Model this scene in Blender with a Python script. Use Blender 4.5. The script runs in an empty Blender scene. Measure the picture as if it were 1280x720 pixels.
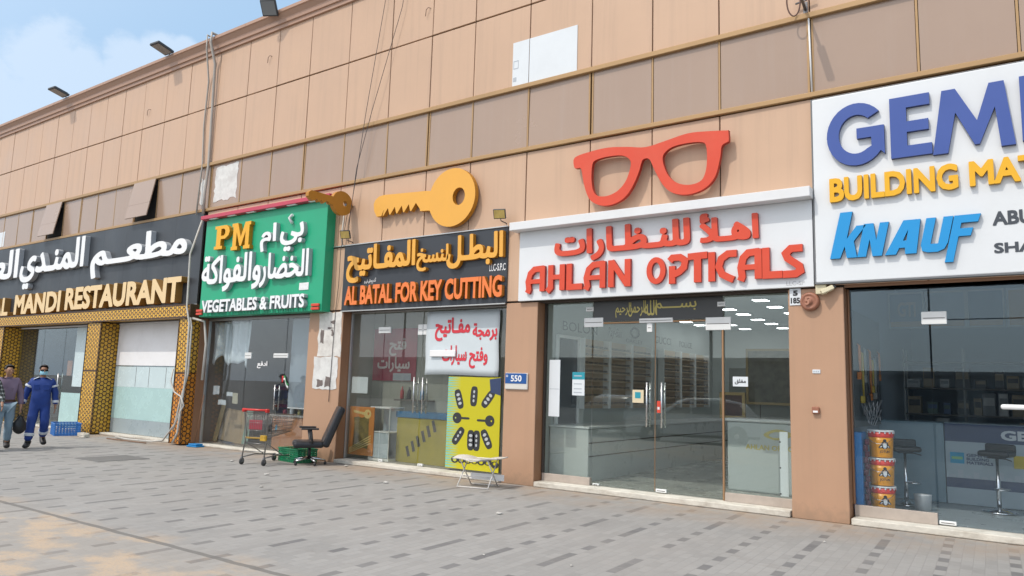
import bpy, bmesh, math, random
import numpy as np
from mathutils import Vector, Matrix
random.seed(7)
R = math.radians
scene = bpy.context.scene
COL = scene.collection

# ================================================================ camera, sky, sun, exposure
def look(yaw, pitch, roll):
    cy, sy, cp, sp = math.cos(yaw), math.sin(yaw), math.cos(pitch), math.sin(pitch)
    f = Vector((sy*cp, cy*cp, sp)); r = Vector((cy, -sy, 0)); u = r.cross(f)
    c, s = math.cos(roll), math.sin(roll)
    return c*r+s*u, -s*r+c*u, f
cam = bpy.data.cameras.new('camera'); cam_ob = bpy.data.objects.new('camera', cam); COL.objects.link(cam_ob)
cam.sensor_width = 36.0; cam.lens = 928.93/1280*36; cam.clip_start = 0.05; cam.clip_end = 6000
_r, _u, _f = look(-0.612548, 0.132827, 0.030131)
cam_ob.matrix_world = Matrix(((_r.x, _u.x, -_f.x, 0), (_r.y, _u.y, -_f.y, -10.4774), (_r.z, _u.z, -_f.z, 1.6), (0, 0, 0, 1)))
scene.camera = cam_ob
SUN_TO = Vector((-0.25, -0.69, 1.0)).normalized()          # towards the sun
world = bpy.data.worlds.new('World'); scene.world = world; world.use_nodes = True
nt = world.node_tree; N = nt.nodes; L = nt.links
bg = N['Background']; bg.inputs[1].default_value = 0.15
sky = N.new('ShaderNodeTexSky'); sky.sky_type = 'NISHITA'; sky.sun_disc = False
sky.sun_elevation = math.asin(SUN_TO.z); sky.sun_rotation = math.atan2(SUN_TO.x, SUN_TO.y)
sky.air_density = 1.0; sky.dust_density = 2.6; sky.ozone_density = 1.3
# clouds: soft cumulus, by direction in the sky
tc = N.new('ShaderNodeTexCoord'); mp = N.new('ShaderNodeMapping'); mp.inputs['Scale'].default_value = (1, 1, 1.5)
n1 = N.new('ShaderNodeTexNoise'); n1.inputs['Scale'].default_value = 7.0; n1.inputs['Detail'].default_value = 9; n1.inputs['Roughness'].default_value = 0.60
L.new(tc.outputs['Generated'], mp.inputs[0]); L.new(mp.outputs[0], n1.inputs['Vector'])
def wmath(op, a, b=None, c=None):
    m = N.new('ShaderNodeMath'); m.operation = op
    for i, v in enumerate((a, b, c)):
        if v is None: continue
        if isinstance(v, (int, float)): m.inputs[i].default_value = v
        else: L.new(v, m.inputs[i])
    return m.outputs[0]
def puff(direction, radius):
    d = Vector(direction).normalized()
    vm = N.new('ShaderNodeVectorMath'); vm.operation = 'DISTANCE'; L.new(tc.outputs['Generated'], vm.inputs[0]); vm.inputs[1].default_value = d
    mr = N.new('ShaderNodeMapRange'); mr.inputs[1].default_value = radius; mr.inputs[2].default_value = 0.0; mr.inputs[3].default_value = 0; mr.inputs[4].default_value = 1
    L.new(vm.outputs['Value'], mr.inputs[0]); return mr.outputs[0]
PUFFS = [((-0.88, 0.327, 0.343), 0.085), ((-0.87, 0.365, 0.325), 0.075), ((-0.897, 0.3, 0.3), 0.1), ((-0.885, 0.349, 0.29), 0.1), ((-0.839, 0.415, 0.35), 0.055), ((-0.818, 0.44, 0.371), 0.045), ((-0.803, 0.458, 0.378), 0.035), ((-0.96, 0.2, 0.22), 0.16), ((-0.2, -0.9, 0.3), 0.25), ((0.5, -0.8, 0.35), 0.2), ((-0.75, -0.6, 0.25), 0.2)]
mask = None
for d_, r_ in PUFFS:
    o_ = puff(d_, r_); mask = o_ if mask is None else wmath('MAXIMUM', mask, o_)
nv = wmath('MULTIPLY_ADD', n1.outputs['Fac'], 1.5, -0.75)
cl = wmath('ADD', mask, nv)
rmp = N.new('ShaderNodeMapRange'); rmp.interpolation_type = 'SMOOTHSTEP'
rmp.inputs[1].default_value = 0.40; rmp.inputs[2].default_value = 0.66; rmp.inputs[3].default_value = 0; rmp.inputs[4].default_value = 0.50
L.new(cl, rmp.inputs[0])
mx = N.new('ShaderNodeMix'); mx.data_type = 'RGBA'; mx.inputs[7].default_value = (5.2, 5.9, 6.8, 1)
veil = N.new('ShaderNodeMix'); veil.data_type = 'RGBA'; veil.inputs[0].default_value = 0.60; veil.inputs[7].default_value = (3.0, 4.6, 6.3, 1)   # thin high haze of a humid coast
sd = N.new('ShaderNodeVectorMath'); sd.operation = 'DOT_PRODUCT'; L.new(tc.outputs['Generated'], sd.inputs[0]); sd.inputs[1].default_value = SUN_TO      # glow added to the sky on the sun's side as fill light
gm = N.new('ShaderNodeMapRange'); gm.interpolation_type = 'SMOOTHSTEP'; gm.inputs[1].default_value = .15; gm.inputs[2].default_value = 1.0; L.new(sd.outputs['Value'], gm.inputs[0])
haze_fill = N.new('ShaderNodeMix'); haze_fill.data_type = 'RGBA'; haze_fill.inputs[6].default_value = (3.5, 5.3, 7.2, 1); haze_fill.inputs[7].default_value = (12.5, 12.3, 12.2, 1); L.new(gm.outputs[0], haze_fill.inputs[0]); L.new(haze_fill.outputs[2], veil.inputs[7])
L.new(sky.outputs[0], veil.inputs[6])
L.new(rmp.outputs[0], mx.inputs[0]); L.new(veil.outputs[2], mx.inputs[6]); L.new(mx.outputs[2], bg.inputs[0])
sun = bpy.data.lights.new('sun', 'SUN'); sun.energy = 2.1; sun.angle = R(0.55); sun.color = (1.0, 0.94, 0.85)
sun_ob = bpy.data.objects.new('sun', sun); COL.objects.link(sun_ob); sun_ob.rotation_euler = SUN_TO.to_track_quat('Z', 'Y').to_euler()
sun_ob.location = SUN_TO*60
scene.view_settings.view_transform = 'Standard'; scene.view_settings.look = 'None'
scene.view_settings.exposure = 0.06; scene.view_settings.gamma = 1.0
scene.render.engine = 'CYCLES'
scene.cycles.use_denoising = True
scene.cycles.max_bounces = 10; scene.cycles.transparent_max_bounces = 24; scene.cycles.glossy_bounces = 5
scene.cycles.sample_clamp_indirect = 6

# ================================================================ materials
MATS = {}
def srgb(r, g, b):
    f = lambda c: (c/255/12.92 if c/255 <= .04045 else ((c/255+.055)/1.055)**2.4)
    return (f(r), f(g), f(b))
def mat(name, col, rough=0.6, metal=0.0, var=0.0, scale=3.0, dirt=0.0, bump=0.0, bscale=40.0, coat=0.0, spec=0.5, emit=None, stretch=(1, 1, 1), dirtcol=(0.25, 0.21, 0.17), streak=0.0, splash=0.0):
    """Principled with procedural tone variation, streaky dust and bump, in object space"""
    if name in MATS: return MATS[name]
    m = bpy.data.materials.new(name); m.use_nodes = True; MATS[name] = m
    t = m.node_tree; p = t.nodes['Principled BSDF']; lk = t.links.new
    p.inputs['Base Color'].default_value = (*col, 1); p.inputs['Roughness'].default_value = rough; p.inputs['Metallic'].default_value = metal
    p.inputs['Specular IOR Level'].default_value = spec; p.inputs['Coat Weight'].default_value = coat
    if emit: p.inputs['Emission Color'].default_value = (*col, 1); p.inputs['Emission Strength'].default_value = emit
    co = t.nodes.new('ShaderNodeTexCoord')
    if var or dirt:
        mpn = t.nodes.new('ShaderNodeMapping'); mpn.inputs['Scale'].default_value = stretch; lk(co.outputs['Object'], mpn.inputs[0])
        nz = t.nodes.new('ShaderNodeTexNoise'); nz.inputs['Scale'].default_value = scale; nz.inputs['Detail'].default_value = 7; nz.inputs['Roughness'].default_value = .62
        lk(mpn.outputs[0], nz.inputs['Vector'])
        hs = t.nodes.new('ShaderNodeHueSaturation'); hs.inputs['Color'].default_value = (*col, 1)
        mr = t.nodes.new('ShaderNodeMapRange'); mr.inputs[1].default_value = .25; mr.inputs[2].default_value = .75
        mr.inputs[3].default_value = 1-var; mr.inputs[4].default_value = 1+var; lk(nz.outputs['Fac'], mr.inputs[0]); lk(mr.outputs[0], hs.inputs['Value'])
        last = hs.outputs[0]
        if dirt:
            n2 = t.nodes.new('ShaderNodeTexNoise'); n2.inputs['Scale'].default_value = scale*.6; n2.inputs['Detail'].default_value = 9; n2.inputs['Roughness'].default_value = .7
            mp2 = t.nodes.new('ShaderNodeMapping'); mp2.inputs['Scale'].default_value = stretch; mp2.inputs['Location'].default_value = (7, 3, 5); lk(co.outputs['Object'], mp2.inputs[0]); lk(mp2.outputs[0], n2.inputs['Vector'])
            m2 = t.nodes.new('ShaderNodeMapRange'); m2.inputs[1].default_value = .48; m2.inputs[2].default_value = .75; m2.inputs[4].default_value = dirt; lk(n2.outputs['Fac'], m2.inputs[0])
            mxn = t.nodes.new('ShaderNodeMix'); mxn.data_type = 'RGBA'; mxn.inputs[7].default_value = (*dirtcol, 1)
            lk(m2.outputs[0], mxn.inputs[0]); lk(last, mxn.inputs[6]); last = mxn.outputs[2]
        if streak:                      # rain and dust runs, long in the vertical
            mp4 = t.nodes.new('ShaderNodeMapping'); mp4.inputs['Scale'].default_value = (5.5, 5.5, .22); lk(co.outputs['Object'], mp4.inputs[0])
            n4 = t.nodes.new('ShaderNodeTexNoise'); n4.inputs['Scale'].default_value = 1.0; n4.inputs['Detail'].default_value = 8; n4.inputs['Roughness'].default_value = .68; lk(mp4.outputs[0], n4.inputs['Vector'])
            m4 = t.nodes.new('ShaderNodeMapRange'); m4.inputs[1].default_value = .50; m4.inputs[2].default_value = .74; m4.inputs[4].default_value = streak; lk(n4.outputs['Fac'], m4.inputs[0])
            x4 = t.nodes.new('ShaderNodeMix'); x4.data_type = 'RGBA'; x4.inputs[7].default_value = (*dirtcol, 1); lk(m4.outputs[0], x4.inputs[0]); lk(last, x4.inputs[6]); last = x4.outputs[2]
        if splash:                      # mud splashed up from the paving
            s5 = t.nodes.new('ShaderNodeSeparateXYZ'); lk(co.outputs['Object'], s5.inputs[0])
            m5 = t.nodes.new('ShaderNodeMapRange'); m5.inputs[1].default_value = .42; m5.inputs[2].default_value = .0; m5.inputs[3].default_value = -.35; m5.inputs[4].default_value = .42; lk(s5.outputs[2], m5.inputs[0])
            n5 = t.nodes.new('ShaderNodeTexNoise'); n5.inputs['Scale'].default_value = 9; n5.inputs['Detail'].default_value = 8; n5.inputs['Roughness'].default_value = .7; lk(co.outputs['Object'], n5.inputs['Vector'])
            a5 = t.nodes.new('ShaderNodeMath'); a5.operation = 'ADD'; lk(m5.outputs[0], a5.inputs[0]); lk(n5.outputs['Fac'], a5.inputs[1])
            r5 = t.nodes.new('ShaderNodeMapRange'); r5.inputs[1].default_value = .52; r5.inputs[2].default_value = .95; r5.inputs[4].default_value = splash; lk(a5.outputs[0], r5.inputs[0])
            x5 = t.nodes.new('ShaderNodeMix'); x5.data_type = 'RGBA'; x5.inputs[7].default_value = (*dirtcol, 1); lk(r5.outputs[0], x5.inputs[0]); lk(last, x5.inputs[6]); last = x5.outputs[2]
        lk(last, p.inputs['Base Color'])
        if emit: lk(last, p.inputs['Emission Color'])
        mr3 = t.nodes.new('ShaderNodeMapRange'); mr3.inputs[1].default_value = .3; mr3.inputs[2].default_value = .7
        mr3.inputs[3].default_value = max(0, rough-.08); mr3.inputs[4].default_value = min(1, rough+.1); lk(nz.outputs['Fac'], mr3.inputs[0]); lk(mr3.outputs[0], p.inputs['Roughness'])
    if bump:
        nb = t.nodes.new('ShaderNodeTexNoise'); nb.inputs['Scale'].default_value = bscale; nb.inputs['Detail'].default_value = 4; lk(co.outputs['Object'], nb.inputs['Vector'])
        bp = t.nodes.new('ShaderNodeBump'); bp.inputs['Strength'].default_value = bump; bp.inputs['Distance'].default_value = .02
        lk(nb.outputs['Fac'], bp.inputs['Height']); lk(bp.outputs[0], p.inputs['Normal'])
    return m
def glass(name, tint, refl=1.0, dust=0.0, dustcol=(.6, .62, .6), mirror=(.95, .97, 1)):
    """window pane: lets tinted light straight through and mirrors by angle (two faces per pane)"""
    if name in MATS: return MATS[name]
    m = bpy.data.materials.new(name); m.use_nodes = True; MATS[name] = m
    t = m.node_tree; t.nodes.clear(); lk = t.links.new; nn = t.nodes.new
    out = nn('ShaderNodeOutputMaterial'); tr = nn('ShaderNodeBsdfTransparent'); tr.inputs[0].default_value = (*tint, 1)
    gl = nn('ShaderNodeBsdfGlossy'); gl.inputs['Roughness'].default_value = 0.0; gl.inputs['Color'].default_value = (*mirror, 1)
    ge = nn('ShaderNodeNewGeometry'); dt = nn('ShaderNodeVectorMath'); dt.operation = 'DOT_PRODUCT'
    lk(ge.outputs['Normal'], dt.inputs[0]); lk(ge.outputs['Incoming'], dt.inputs[1])
    def mm(op, a, b):
        x = nn('ShaderNodeMath'); x.operation = op
        for i, v in enumerate((a, b)):
            if v is None: continue
            if isinstance(v, (int, float)): x.inputs[i].default_value = v
            else: lk(v, x.inputs[i])
        return x.outputs[0]
    a = mm('ABSOLUTE', dt.outputs['Value'], None); a = mm('SUBTRACT', 1.0, a); a = mm('POWER', a, 5.0)
    a = mm('MULTIPLY', a, .95); a = mm('ADD', a, .045); a = mm('MULTIPLY', a, refl)
    mx_ = nn('ShaderNodeMixShader'); lk(a, mx_.inputs[0]); lk(tr.outputs[0], mx_.inputs[1]); lk(gl.outputs[0], mx_.inputs[2])
    last = mx_.outputs[0]
    if dust:
        df = nn('ShaderNodeBsdfDiffuse'); df.inputs[0].default_value = (*dustcol, 1)
        co = nn('ShaderNodeTexCoord'); nz = nn('ShaderNodeTexNoise'); nz.inputs['Scale'].default_value = 1.6; nz.inputs['Detail'].default_value = 6; lk(co.outputs['Object'], nz.inputs['Vector'])
        mr = nn('ShaderNodeMapRange'); mr.inputs[1].default_value = .3; mr.inputs[2].default_value = .75; mr.inputs[3].default_value = dust*.5; mr.inputs[4].default_value = dust*1.4; lk(nz.outputs['Fac'], mr.inputs[0])
        m2 = nn('ShaderNodeMixShader'); lk(mr.outputs[0], m2.inputs[0]); lk(last, m2.inputs[1]); lk(df.outputs[0], m2.inputs[2]); last = m2.outputs[0]
    lk(last, out.inputs[0]); return m

# ================================================================ mesh helpers
class MB:
    def __init__(s): s.bm = bmesh.new(); s.mi = 0
    def _set(s, faces, smooth=False):
        for f in faces: f.material_index = s.mi; f.smooth = smooth
    def mat(s, i): s.mi = i; return s
    def box(s, x0, x1, y0, y1, z0, z1, bv=0.0, M=None, seg=1):
        vs = [s.bm.verts.new(Vector(c)) for c in ((x0,y0,z0),(x1,y0,z0),(x1,y1,z0),(x0,y1,z0),(x0,y0,z1),(x1,y0,z1),(x1,y1,z1),(x0,y1,z1))]
        fs = [s.bm.faces.new([vs[i] for i in q]) for q in ((0,3,2,1),(4,5,6,7),(0,1,5,4),(1,2,6,5),(2,3,7,6),(3,0,4,7))]
        s._set(fs)
        if bv:
            es = list({e for f in fs for e in f.edges})
            r = bmesh.ops.bevel(s.bm, geom=es, offset=bv, segments=seg, affect='EDGES', profile=.5, clamp_overlap=True)
            s._set(r['faces']); vs = list({v for f in r['faces'] for v in f.verts} | {v for v in vs if v.is_valid})
        if M is not None: bmesh.ops.transform(s.bm, matrix=M, verts=vs)
        return s
    def tube(s, pts, r, seg=8, smooth=True, caps=True):
        pts = [Vector(p) for p in pts]; n = len(pts)
        rs = r if isinstance(r, (list, tuple)) else [r]*n
        rings = []; prev = None
        for i, p in enumerate(pts):
            d = (pts[min(i+1, n-1)]-pts[max(i-1, 0)]).normalized()
            if prev is None:
                a = Vector((0, 0, 1)) if abs(d.z) < .9 else Vector((1, 0, 0)); u = d.cross(a).normalized()
            else: u = (prev-d*prev.dot(d)).normalized()
            prev = u; w = d.cross(u)
            rings.append([s.bm.verts.new(p+(u*math.cos(k*2*math.pi/seg)+w*math.sin(k*2*math.pi/seg))*rs[i]) for k in range(seg)])
        for i in range(n-1):
            for k in range(seg):
                f = s.bm.faces.new((rings[i][k], rings[i][(k+1) % seg], rings[i+1][(k+1) % seg], rings[i+1][k])); s._set([f], smooth)
        if caps:
            s._set([s.bm.faces.new(rings[0][::-1]), s.bm.faces.new(rings[-1])])
        return s
    def lathe(s, prof, cen=(0, 0, 0), axis='z', seg=24, M=None, smooth=True):
        rings = []; allv = []
        for r, h in prof:
            ring = []
            for k in range(seg):
                a = 2*math.pi*k/seg; x, y = r*math.cos(a), r*math.sin(a)
                v = {'z': (x, y, h), 'y': (x, h, y), 'x': (h, x, y)}[axis]
                ring.append(s.bm.verts.new(Vector(v)+Vector(cen)))
            rings.append(ring); allv += ring
        flip = axis == 'y'
        for i in range(len(rings)-1):
            for k in range(seg):
                q = (rings[i][k], rings[i][(k+1) % seg], rings[i+1][(k+1) % seg], rings[i+1][k])
                s._set([s.bm.faces.new(q[::-1] if flip else q)], smooth)
        for ring, fl in ((rings[0], True), (rings[-1], False)):
            s._set([s.bm.faces.new(ring[::-1] if fl != flip else ring)])
        if M is not None: bmesh.ops.transform(s.bm, matrix=M, verts=allv)
        return s
    def ell(s, c, r, seg=16, M=None):
        prof = []
        n = seg//2
        r_ = bmesh.ops.create_uvsphere(s.bm, u_segments=seg, v_segments=max(6, n), radius=1.0)
        vs = r_['verts']; mt = Matrix.Translation(Vector(c)) @ (M or Matrix()) @ Matrix.Diagonal((*r, 1))
        bmesh.ops.transform(s.bm, matrix=mt, verts=vs)
        s._set({f for v in vs for f in v.link_faces}, True); return s
    def quad(s, *pts):
        f = s.bm.faces.new([s.bm.verts.new(Vector(p)) for p in pts]); s._set([f]); return s
    def grid(s, nu, nv, fn, smooth=True):
        g = [[s.bm.verts.new(Vector(fn(i/nu, j/nv))) for j in range(nv+1)] for i in range(nu+1)]
        for i in range(nu):
            for j in range(nv): s._set([s.bm.faces.new((g[i][j], g[i+1][j], g[i+1][j+1], g[i][j+1]))], smooth)
        return s
    def slab(s, nu, nv, fn, nrm, th):
        """a sheet with real thickness th along nrm"""
        n = Vector(nrm).normalized()*th
        a = [[s.bm.verts.new(Vector(fn(i/nu, j/nv))) for j in range(nv+1)] for i in range(nu+1)]
        b = [[s.bm.verts.new(a[i][j].co-n) for j in range(nv+1)] for i in range(nu+1)]
        fs = []
        for i in range(nu):
            for j in range(nv):
                fs.append(s.bm.faces.new((a[i][j], a[i+1][j], a[i+1][j+1], a[i][j+1]))); fs.append(s.bm.faces.new((b[i][j], b[i][j+1], b[i+1][j+1], b[i+1][j])))
        s._set(fs, True); fs = []
        for i in range(nu): fs += [s.bm.faces.new((a[i][0], b[i][0], b[i+1][0], a[i+1][0])), s.bm.faces.new((a[i][nv], a[i+1][nv], b[i+1][nv], b[i][nv]))]
        for j in range(nv): fs += [s.bm.faces.new((a[0][j], a[0][j+1], b[0][j+1], b[0][j])), s.bm.faces.new((a[nu][j], b[nu][j], b[nu][j+1], a[nu][j+1]))]
        s._set(fs); return s
    def add(s, mesh, M, front=0, side=None):
        """merge a temporary mesh; faces looking along its own +z get `front`, the rest `side`"""
        old_f = set(s.bm.faces); old_v = set(s.bm.verts)
        s.bm.from_mesh(mesh)
        for f in s.bm.faces:
            if f in old_f: continue
            f.normal_update(); f.smooth = False
            f.material_index = front if (side is None or f.normal.z > .5) else side
        s.new = [v for v in s.bm.verts if v not in old_v]
        bmesh.ops.transform(s.bm, matrix=M, verts=s.new)
        bpy.data.meshes.remove(mesh); return s
    def fit(s, mesh, x0, x1, z0, z1, yf, d, front=0, side=None):
        """a temporary flat mesh (x right, y up, z towards the viewer) set upright on the facade, filling a measured box"""
        co = np.empty(len(mesh.vertices)*3); mesh.vertices.foreach_get('co', co); co = co.reshape(-1, 3)
        lo, hi = co.min(0), co.max(0); sx = (x1-x0)/max(1e-6, hi[0]-lo[0]); sz = (z1-z0)/max(1e-6, hi[1]-lo[1]); sd = d/max(1e-6, hi[2]-lo[2])
        M = Matrix(((sx, 0, 0, x0-sx*lo[0]), (0, 0, -sd, yf+sd*hi[2]), (0, sz, 0, z0-sz*lo[1]), (0, 0, 0, 1)))
        return s.add(mesh, M, front, side)
    def text(s, body, x0, x1, z0, z1, yf, d, bold=0.0, shear=0.0, front=0, side=None):
        return s.fit(text_mesh(body, bold, shear) if bold < .012 else outline_mesh(body, bold, 64, shear), x0, x1, z0, z1, yf, d, front, side)
    def arab(s, body, x0, x1, z0, z1, yf, d, bold=0.03, front=0, side=None, res=46):
        return s.fit(outline_mesh(arabic(body), bold, res), x0, x1, z0, z1, yf, d, front, side)
    def shape(s, loops, yf, d, front=0, side=None):
        """outline with holes, given in facade metres (X, Z), front face at y = yf, d deep"""
        m = curve_mesh(loops); M = Matrix(((1, 0, 0, 0), (0, 0, -d, yf+d/2), (0, 1, 0, 0), (0, 0, 0, 1)))
        return s.add(m, M, front, side)
    def build(s, name, mats, parent=None, M=None):
        me = bpy.data.meshes.new(name)
        if M is not None: bmesh.ops.transform(s.bm, matrix=M, verts=s.bm.verts[:])
        s.bm.normal_update(); s.bm.to_mesh(me); s.bm.free()
        for m in (mats if isinstance(mats, (list, tuple)) else [mats]): me.materials.append(m)
        o = bpy.data.objects.new(name, me); COL.objects.link(o)
        if parent is not None: o.parent = parent
        return o
def tag(o, label, cat, group=None):
    o['label'] = label; o['category'] = cat
    if group: o['group'] = group
    return o
def thing(name, label, cat, loc=(0, 0, 0), rz=0.0, group=None):
    o = bpy.data.objects.new(name, None); COL.objects.link(o); o.location = loc; o.rotation_euler = (0, 0, rz); o.empty_display_size = .1
    return tag(o, label, cat, group)
def dup(root, loc, rz=0.0, label=None):
    r = root.copy(); COL.objects.link(r); r.location = loc; r.rotation_euler = (0, 0, rz)
    if label: r['label'] = label
    for c in list(root.children):
        k = c.copy(); COL.objects.link(k); k.parent = r
        for g in list(c.children):
            h = g.copy(); COL.objects.link(h); h.parent = k
    return r
def curve_mesh(loops):
    c = bpy.data.curves.new('outline', 'CURVE'); c.dimensions = '2D'; c.fill_mode = 'BOTH'; c.extrude = 0.5
    for lp in loops:
        sp = c.splines.new('POLY'); sp.points.add(len(lp)-1); sp.use_cyclic_u = True
        for q, (x, y) in zip(sp.points, lp): q.co = (x, y, 0, 1)
    o = bpy.data.objects.new('outline', c); COL.objects.link(o)
    m = bpy.data.meshes.new_from_object(o.evaluated_get(bpy.context.evaluated_depsgraph_get()))
    bpy.data.objects.remove(o); bpy.data.curves.remove(c); return m
def smooth_loop(pts, n=6):
    """closed Catmull-Rom through pts"""
    P = [Vector(p) for p in pts]; out = []; k = len(P)
    for i in range(k):
        a, b, c, d = P[i-1], P[i], P[(i+1) % k], P[(i+2) % k]
        for j in range(n):
            t = j/n; out.append(tuple(.5*((2*b)+(c-a)*t+(2*a-5*b+4*c-d)*t*t+(3*b-a-3*c+d)*t**3)))
    return out
def circle(cx, cz, rx, rz=None, n=28): return [(cx+rx*math.cos(2*math.pi*k/n), cz+(rz or rx)*math.sin(2*math.pi*k/n)) for k in range(n)]
def strip(pts, w):
    """polyline thickened to a closed outline with mitred joints"""
    P = [Vector(p) for p in pts]; l = []; r = []
    for i, p in enumerate(P):
        d0 = (p-P[i-1]).normalized() if i else (P[1]-p).normalized(); d1 = (P[i+1]-p).normalized() if i < len(P)-1 else d0
        n0 = Vector((-d0.y, d0.x)); n1 = Vector((-d1.y, d1.x)); m = (n0+n1).normalized(); k = w/2/max(.45, m.dot(n0))
        l.append(tuple(p+m*k)); r.append(tuple(p-m*k))
    return l+r[::-1]

# ---------------------------------------------------------------- lettering
AR = {'ا':(0xFE8D,2),'أ':(0xFE83,2),'ب':(0xFE8F,4),'ة':(0xFE93,2),'ت':(0xFE95,4),'ث':(0xFE99,4),
 'ج':(0xFE9D,4),'ح':(0xFEA1,4),'خ':(0xFEA5,4),'د':(0xFEA9,2),'ذ':(0xFEAB,2),'ر':(0xFEAD,2),'ز':(0xFEAF,2),'س':(0xFEB1,4),
 'ش':(0xFEB5,4),'ص':(0xFEB9,4),'ض':(0xFEBD,4),'ط':(0xFEC1,4),'ظ':(0xFEC5,4),'ع':(0xFEC9,4),'غ':(0xFECD,4),'ف':(0xFED1,4),
 'ق':(0xFED5,4),'ك':(0xFED9,4),'ل':(0xFEDD,4),'م':(0xFEE1,4),'ن':(0xFEE5,4),'ه':(0xFEE9,4),'و':(0xFEED,2),'ي':(0xFEF1,4),'ى':(0xFEEF,2)}
def arabic(s):
    """letters in the joined forms of the script, in the order they are drawn"""
    out = []; i = 0; n = len(s)
    nx = lambda c: c == 'ـ' or (c in AR and AR[c][1] == 4)
    jo = lambda c: c == 'ـ' or c in AR
    while i < n:
        c = s[i]; prev = i > 0 and nx(s[i-1]) and jo(c)
        if c == 'ل' and i+1 < n and s[i+1] in 'اأ':
            out.append(chr((0xFEFB if s[i+1] == 'ا' else 0xFEF7)+(1 if prev else 0))); i += 2; continue
        if c in AR:
            b, k = AR[c]; nxt = k == 4 and i+1 < n and jo(s[i+1])
            out.append(chr(b+((3 if prev and nxt else 2 if nxt else 1 if prev else 0) if k == 4 else (1 if prev else 0))))
        else: out.append(c)
        i += 1
    return ''.join(reversed(out))
def _text_eval(body, extrude, bold, shear, res, fill):
    c = bpy.data.curves.new('lettering', 'FONT'); c.body = body; c.extrude = extrude; c.offset = bold; c.shear = shear; c.resolution_u = res; c.fill_mode = fill
    o = bpy.data.objects.new('lettering', c); COL.objects.link(o); bpy.context.view_layer.update()
    m = bpy.data.meshes.new_from_object(o.evaluated_get(bpy.context.evaluated_depsgraph_get()))
    bpy.data.objects.remove(o); bpy.data.curves.remove(c); return m
def text_mesh(body, bold=0.0, shear=0.0, res=3): return _text_eval(body, .5, bold, shear, res, 'BOTH')
def outline_mesh(body, bold, res, shear=0.0):
    """joined letters overlap, so the outline of their union is traced from a distance field, grown by `bold`"""
    m = _text_eval(body, 0, 0, shear, 3, 'NONE')
    co = np.empty(len(m.vertices)*3); m.vertices.foreach_get('co', co); co = co.reshape(-1, 3)[:, :2]
    nb = {}
    for e in m.edges:
        a, b = e.vertices; nb.setdefault(a, []).append(b); nb.setdefault(b, []).append(a)
    seen = set(); segs = []
    for st in sorted(nb):
        if st in seen: continue
        loop = [st]; seen.add(st); cur = nb[st][0] if nb[st][0] == st+1 else (nb[st][1] if len(nb[st]) > 1 and nb[st][1] == st+1 else nb[st][0])
        while cur not in seen:
            loop.append(cur); seen.add(cur)
            n_ = [q for q in nb[cur] if q not in seen]
            if not n_: break
            cur = n_[0]
        if len(loop) < 3: continue
        q = co[loop]; segs.append(np.hstack([q, np.roll(q, -1, 0)]))
    bpy.data.meshes.remove(m)
    S = np.vstack(segs); h = 1.0/res; pad = bold+2.5*h
    x0, y0 = S[:, 0].min()-pad, S[:, 1].min()-pad; x1, y1 = S[:, 0].max()+pad, S[:, 1].max()+pad
    nx_, ny_ = int((x1-x0)/h)+1, int((y1-y0)/h)+1
    gx = x0+np.arange(nx_)*h; gy = y0+np.arange(ny_)*h
    wn = np.zeros((nx_, ny_)); d2 = np.full((nx_, ny_), 1e9)
    for ax, ay, bx, by in S:                         # winding by row crossings; distance only near the segment
        if ay != by:
            up = ay < by; lo, hi = (ay, by) if up else (by, ay)
            j = np.nonzero((gy >= lo) & (gy < hi))[0]
            for jj in j:
                xi = ax+(gy[jj]-ay)/(by-ay)*(bx-ax); wn[:np.searchsorted(gx, xi), jj] += 1 if up else -1
        rr = bold+3*h
        i0 = max(0, int((min(ax, bx)-rr-x0)/h)); i1 = min(nx_, int((max(ax, bx)+rr-x0)/h)+2)
        j0 = max(0, int((min(ay, by)-rr-y0)/h)); j1 = min(ny_, int((max(ay, by)+rr-y0)/h)+2)
        X, Y = np.meshgrid(gx[i0:i1], gy[j0:j1], indexing='ij'); vx, vy = bx-ax, by-ay
        t = np.clip(((X-ax)*vx+(Y-ay)*vy)/max(1e-12, vx*vx+vy*vy), 0, 1)
        d2[i0:i1, j0:j1] = np.minimum(d2[i0:i1, j0:j1], np.sqrt((X-ax-t*vx)**4+(Y-ay-t*vy)**4))
    d = np.minimum(np.sqrt(d2), bold+3*h)
    F = np.where(np.abs(wn) > .5, -d, d)-max(bold, .25*h)
    inner = np.abs(wn) > .5; F[inner] = np.minimum(F[inner], -.3*h)
    # marching squares
    links = {}
    def pt(i, j, k):                                 # k 0: edge along x from (i,j); 1: edge along y
        a = F[i, j]; b = F[i+1, j] if k == 0 else F[i, j+1]; t = min(.95, max(.05, a/(a-b)))
        return (gx[i]+t*h, gy[j]) if k == 0 else (gx[i], gy[j]+t*h)
    neg = F < 0; cell = neg[:-1, :-1]*1+neg[1:, :-1]*2+neg[1:, 1:]*4+neg[:-1, 1:]*8
    TAB = {1:[(3,0)],2:[(0,1)],3:[(3,1)],4:[(1,2)],5:[(3,0),(1,2)],6:[(0,2)],7:[(3,2)],8:[(2,3)],9:[(2,0)],10:[(0,1),(2,3)],11:[(2,1)],12:[(1,3)],13:[(1,0)],14:[(0,3)]}
    for i, j in zip(*np.nonzero((cell > 0) & (cell < 15))):
        E_ = ((i, j, 0), (i+1, j, 1), (i, j+1, 0), (i, j, 1))
        for a, b in TAB[int(cell[i, j])]: links.setdefault(E_[a], []).append(E_[b]); links.setdefault(E_[b], []).append(E_[a])
    loops = []; done = set()
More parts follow.
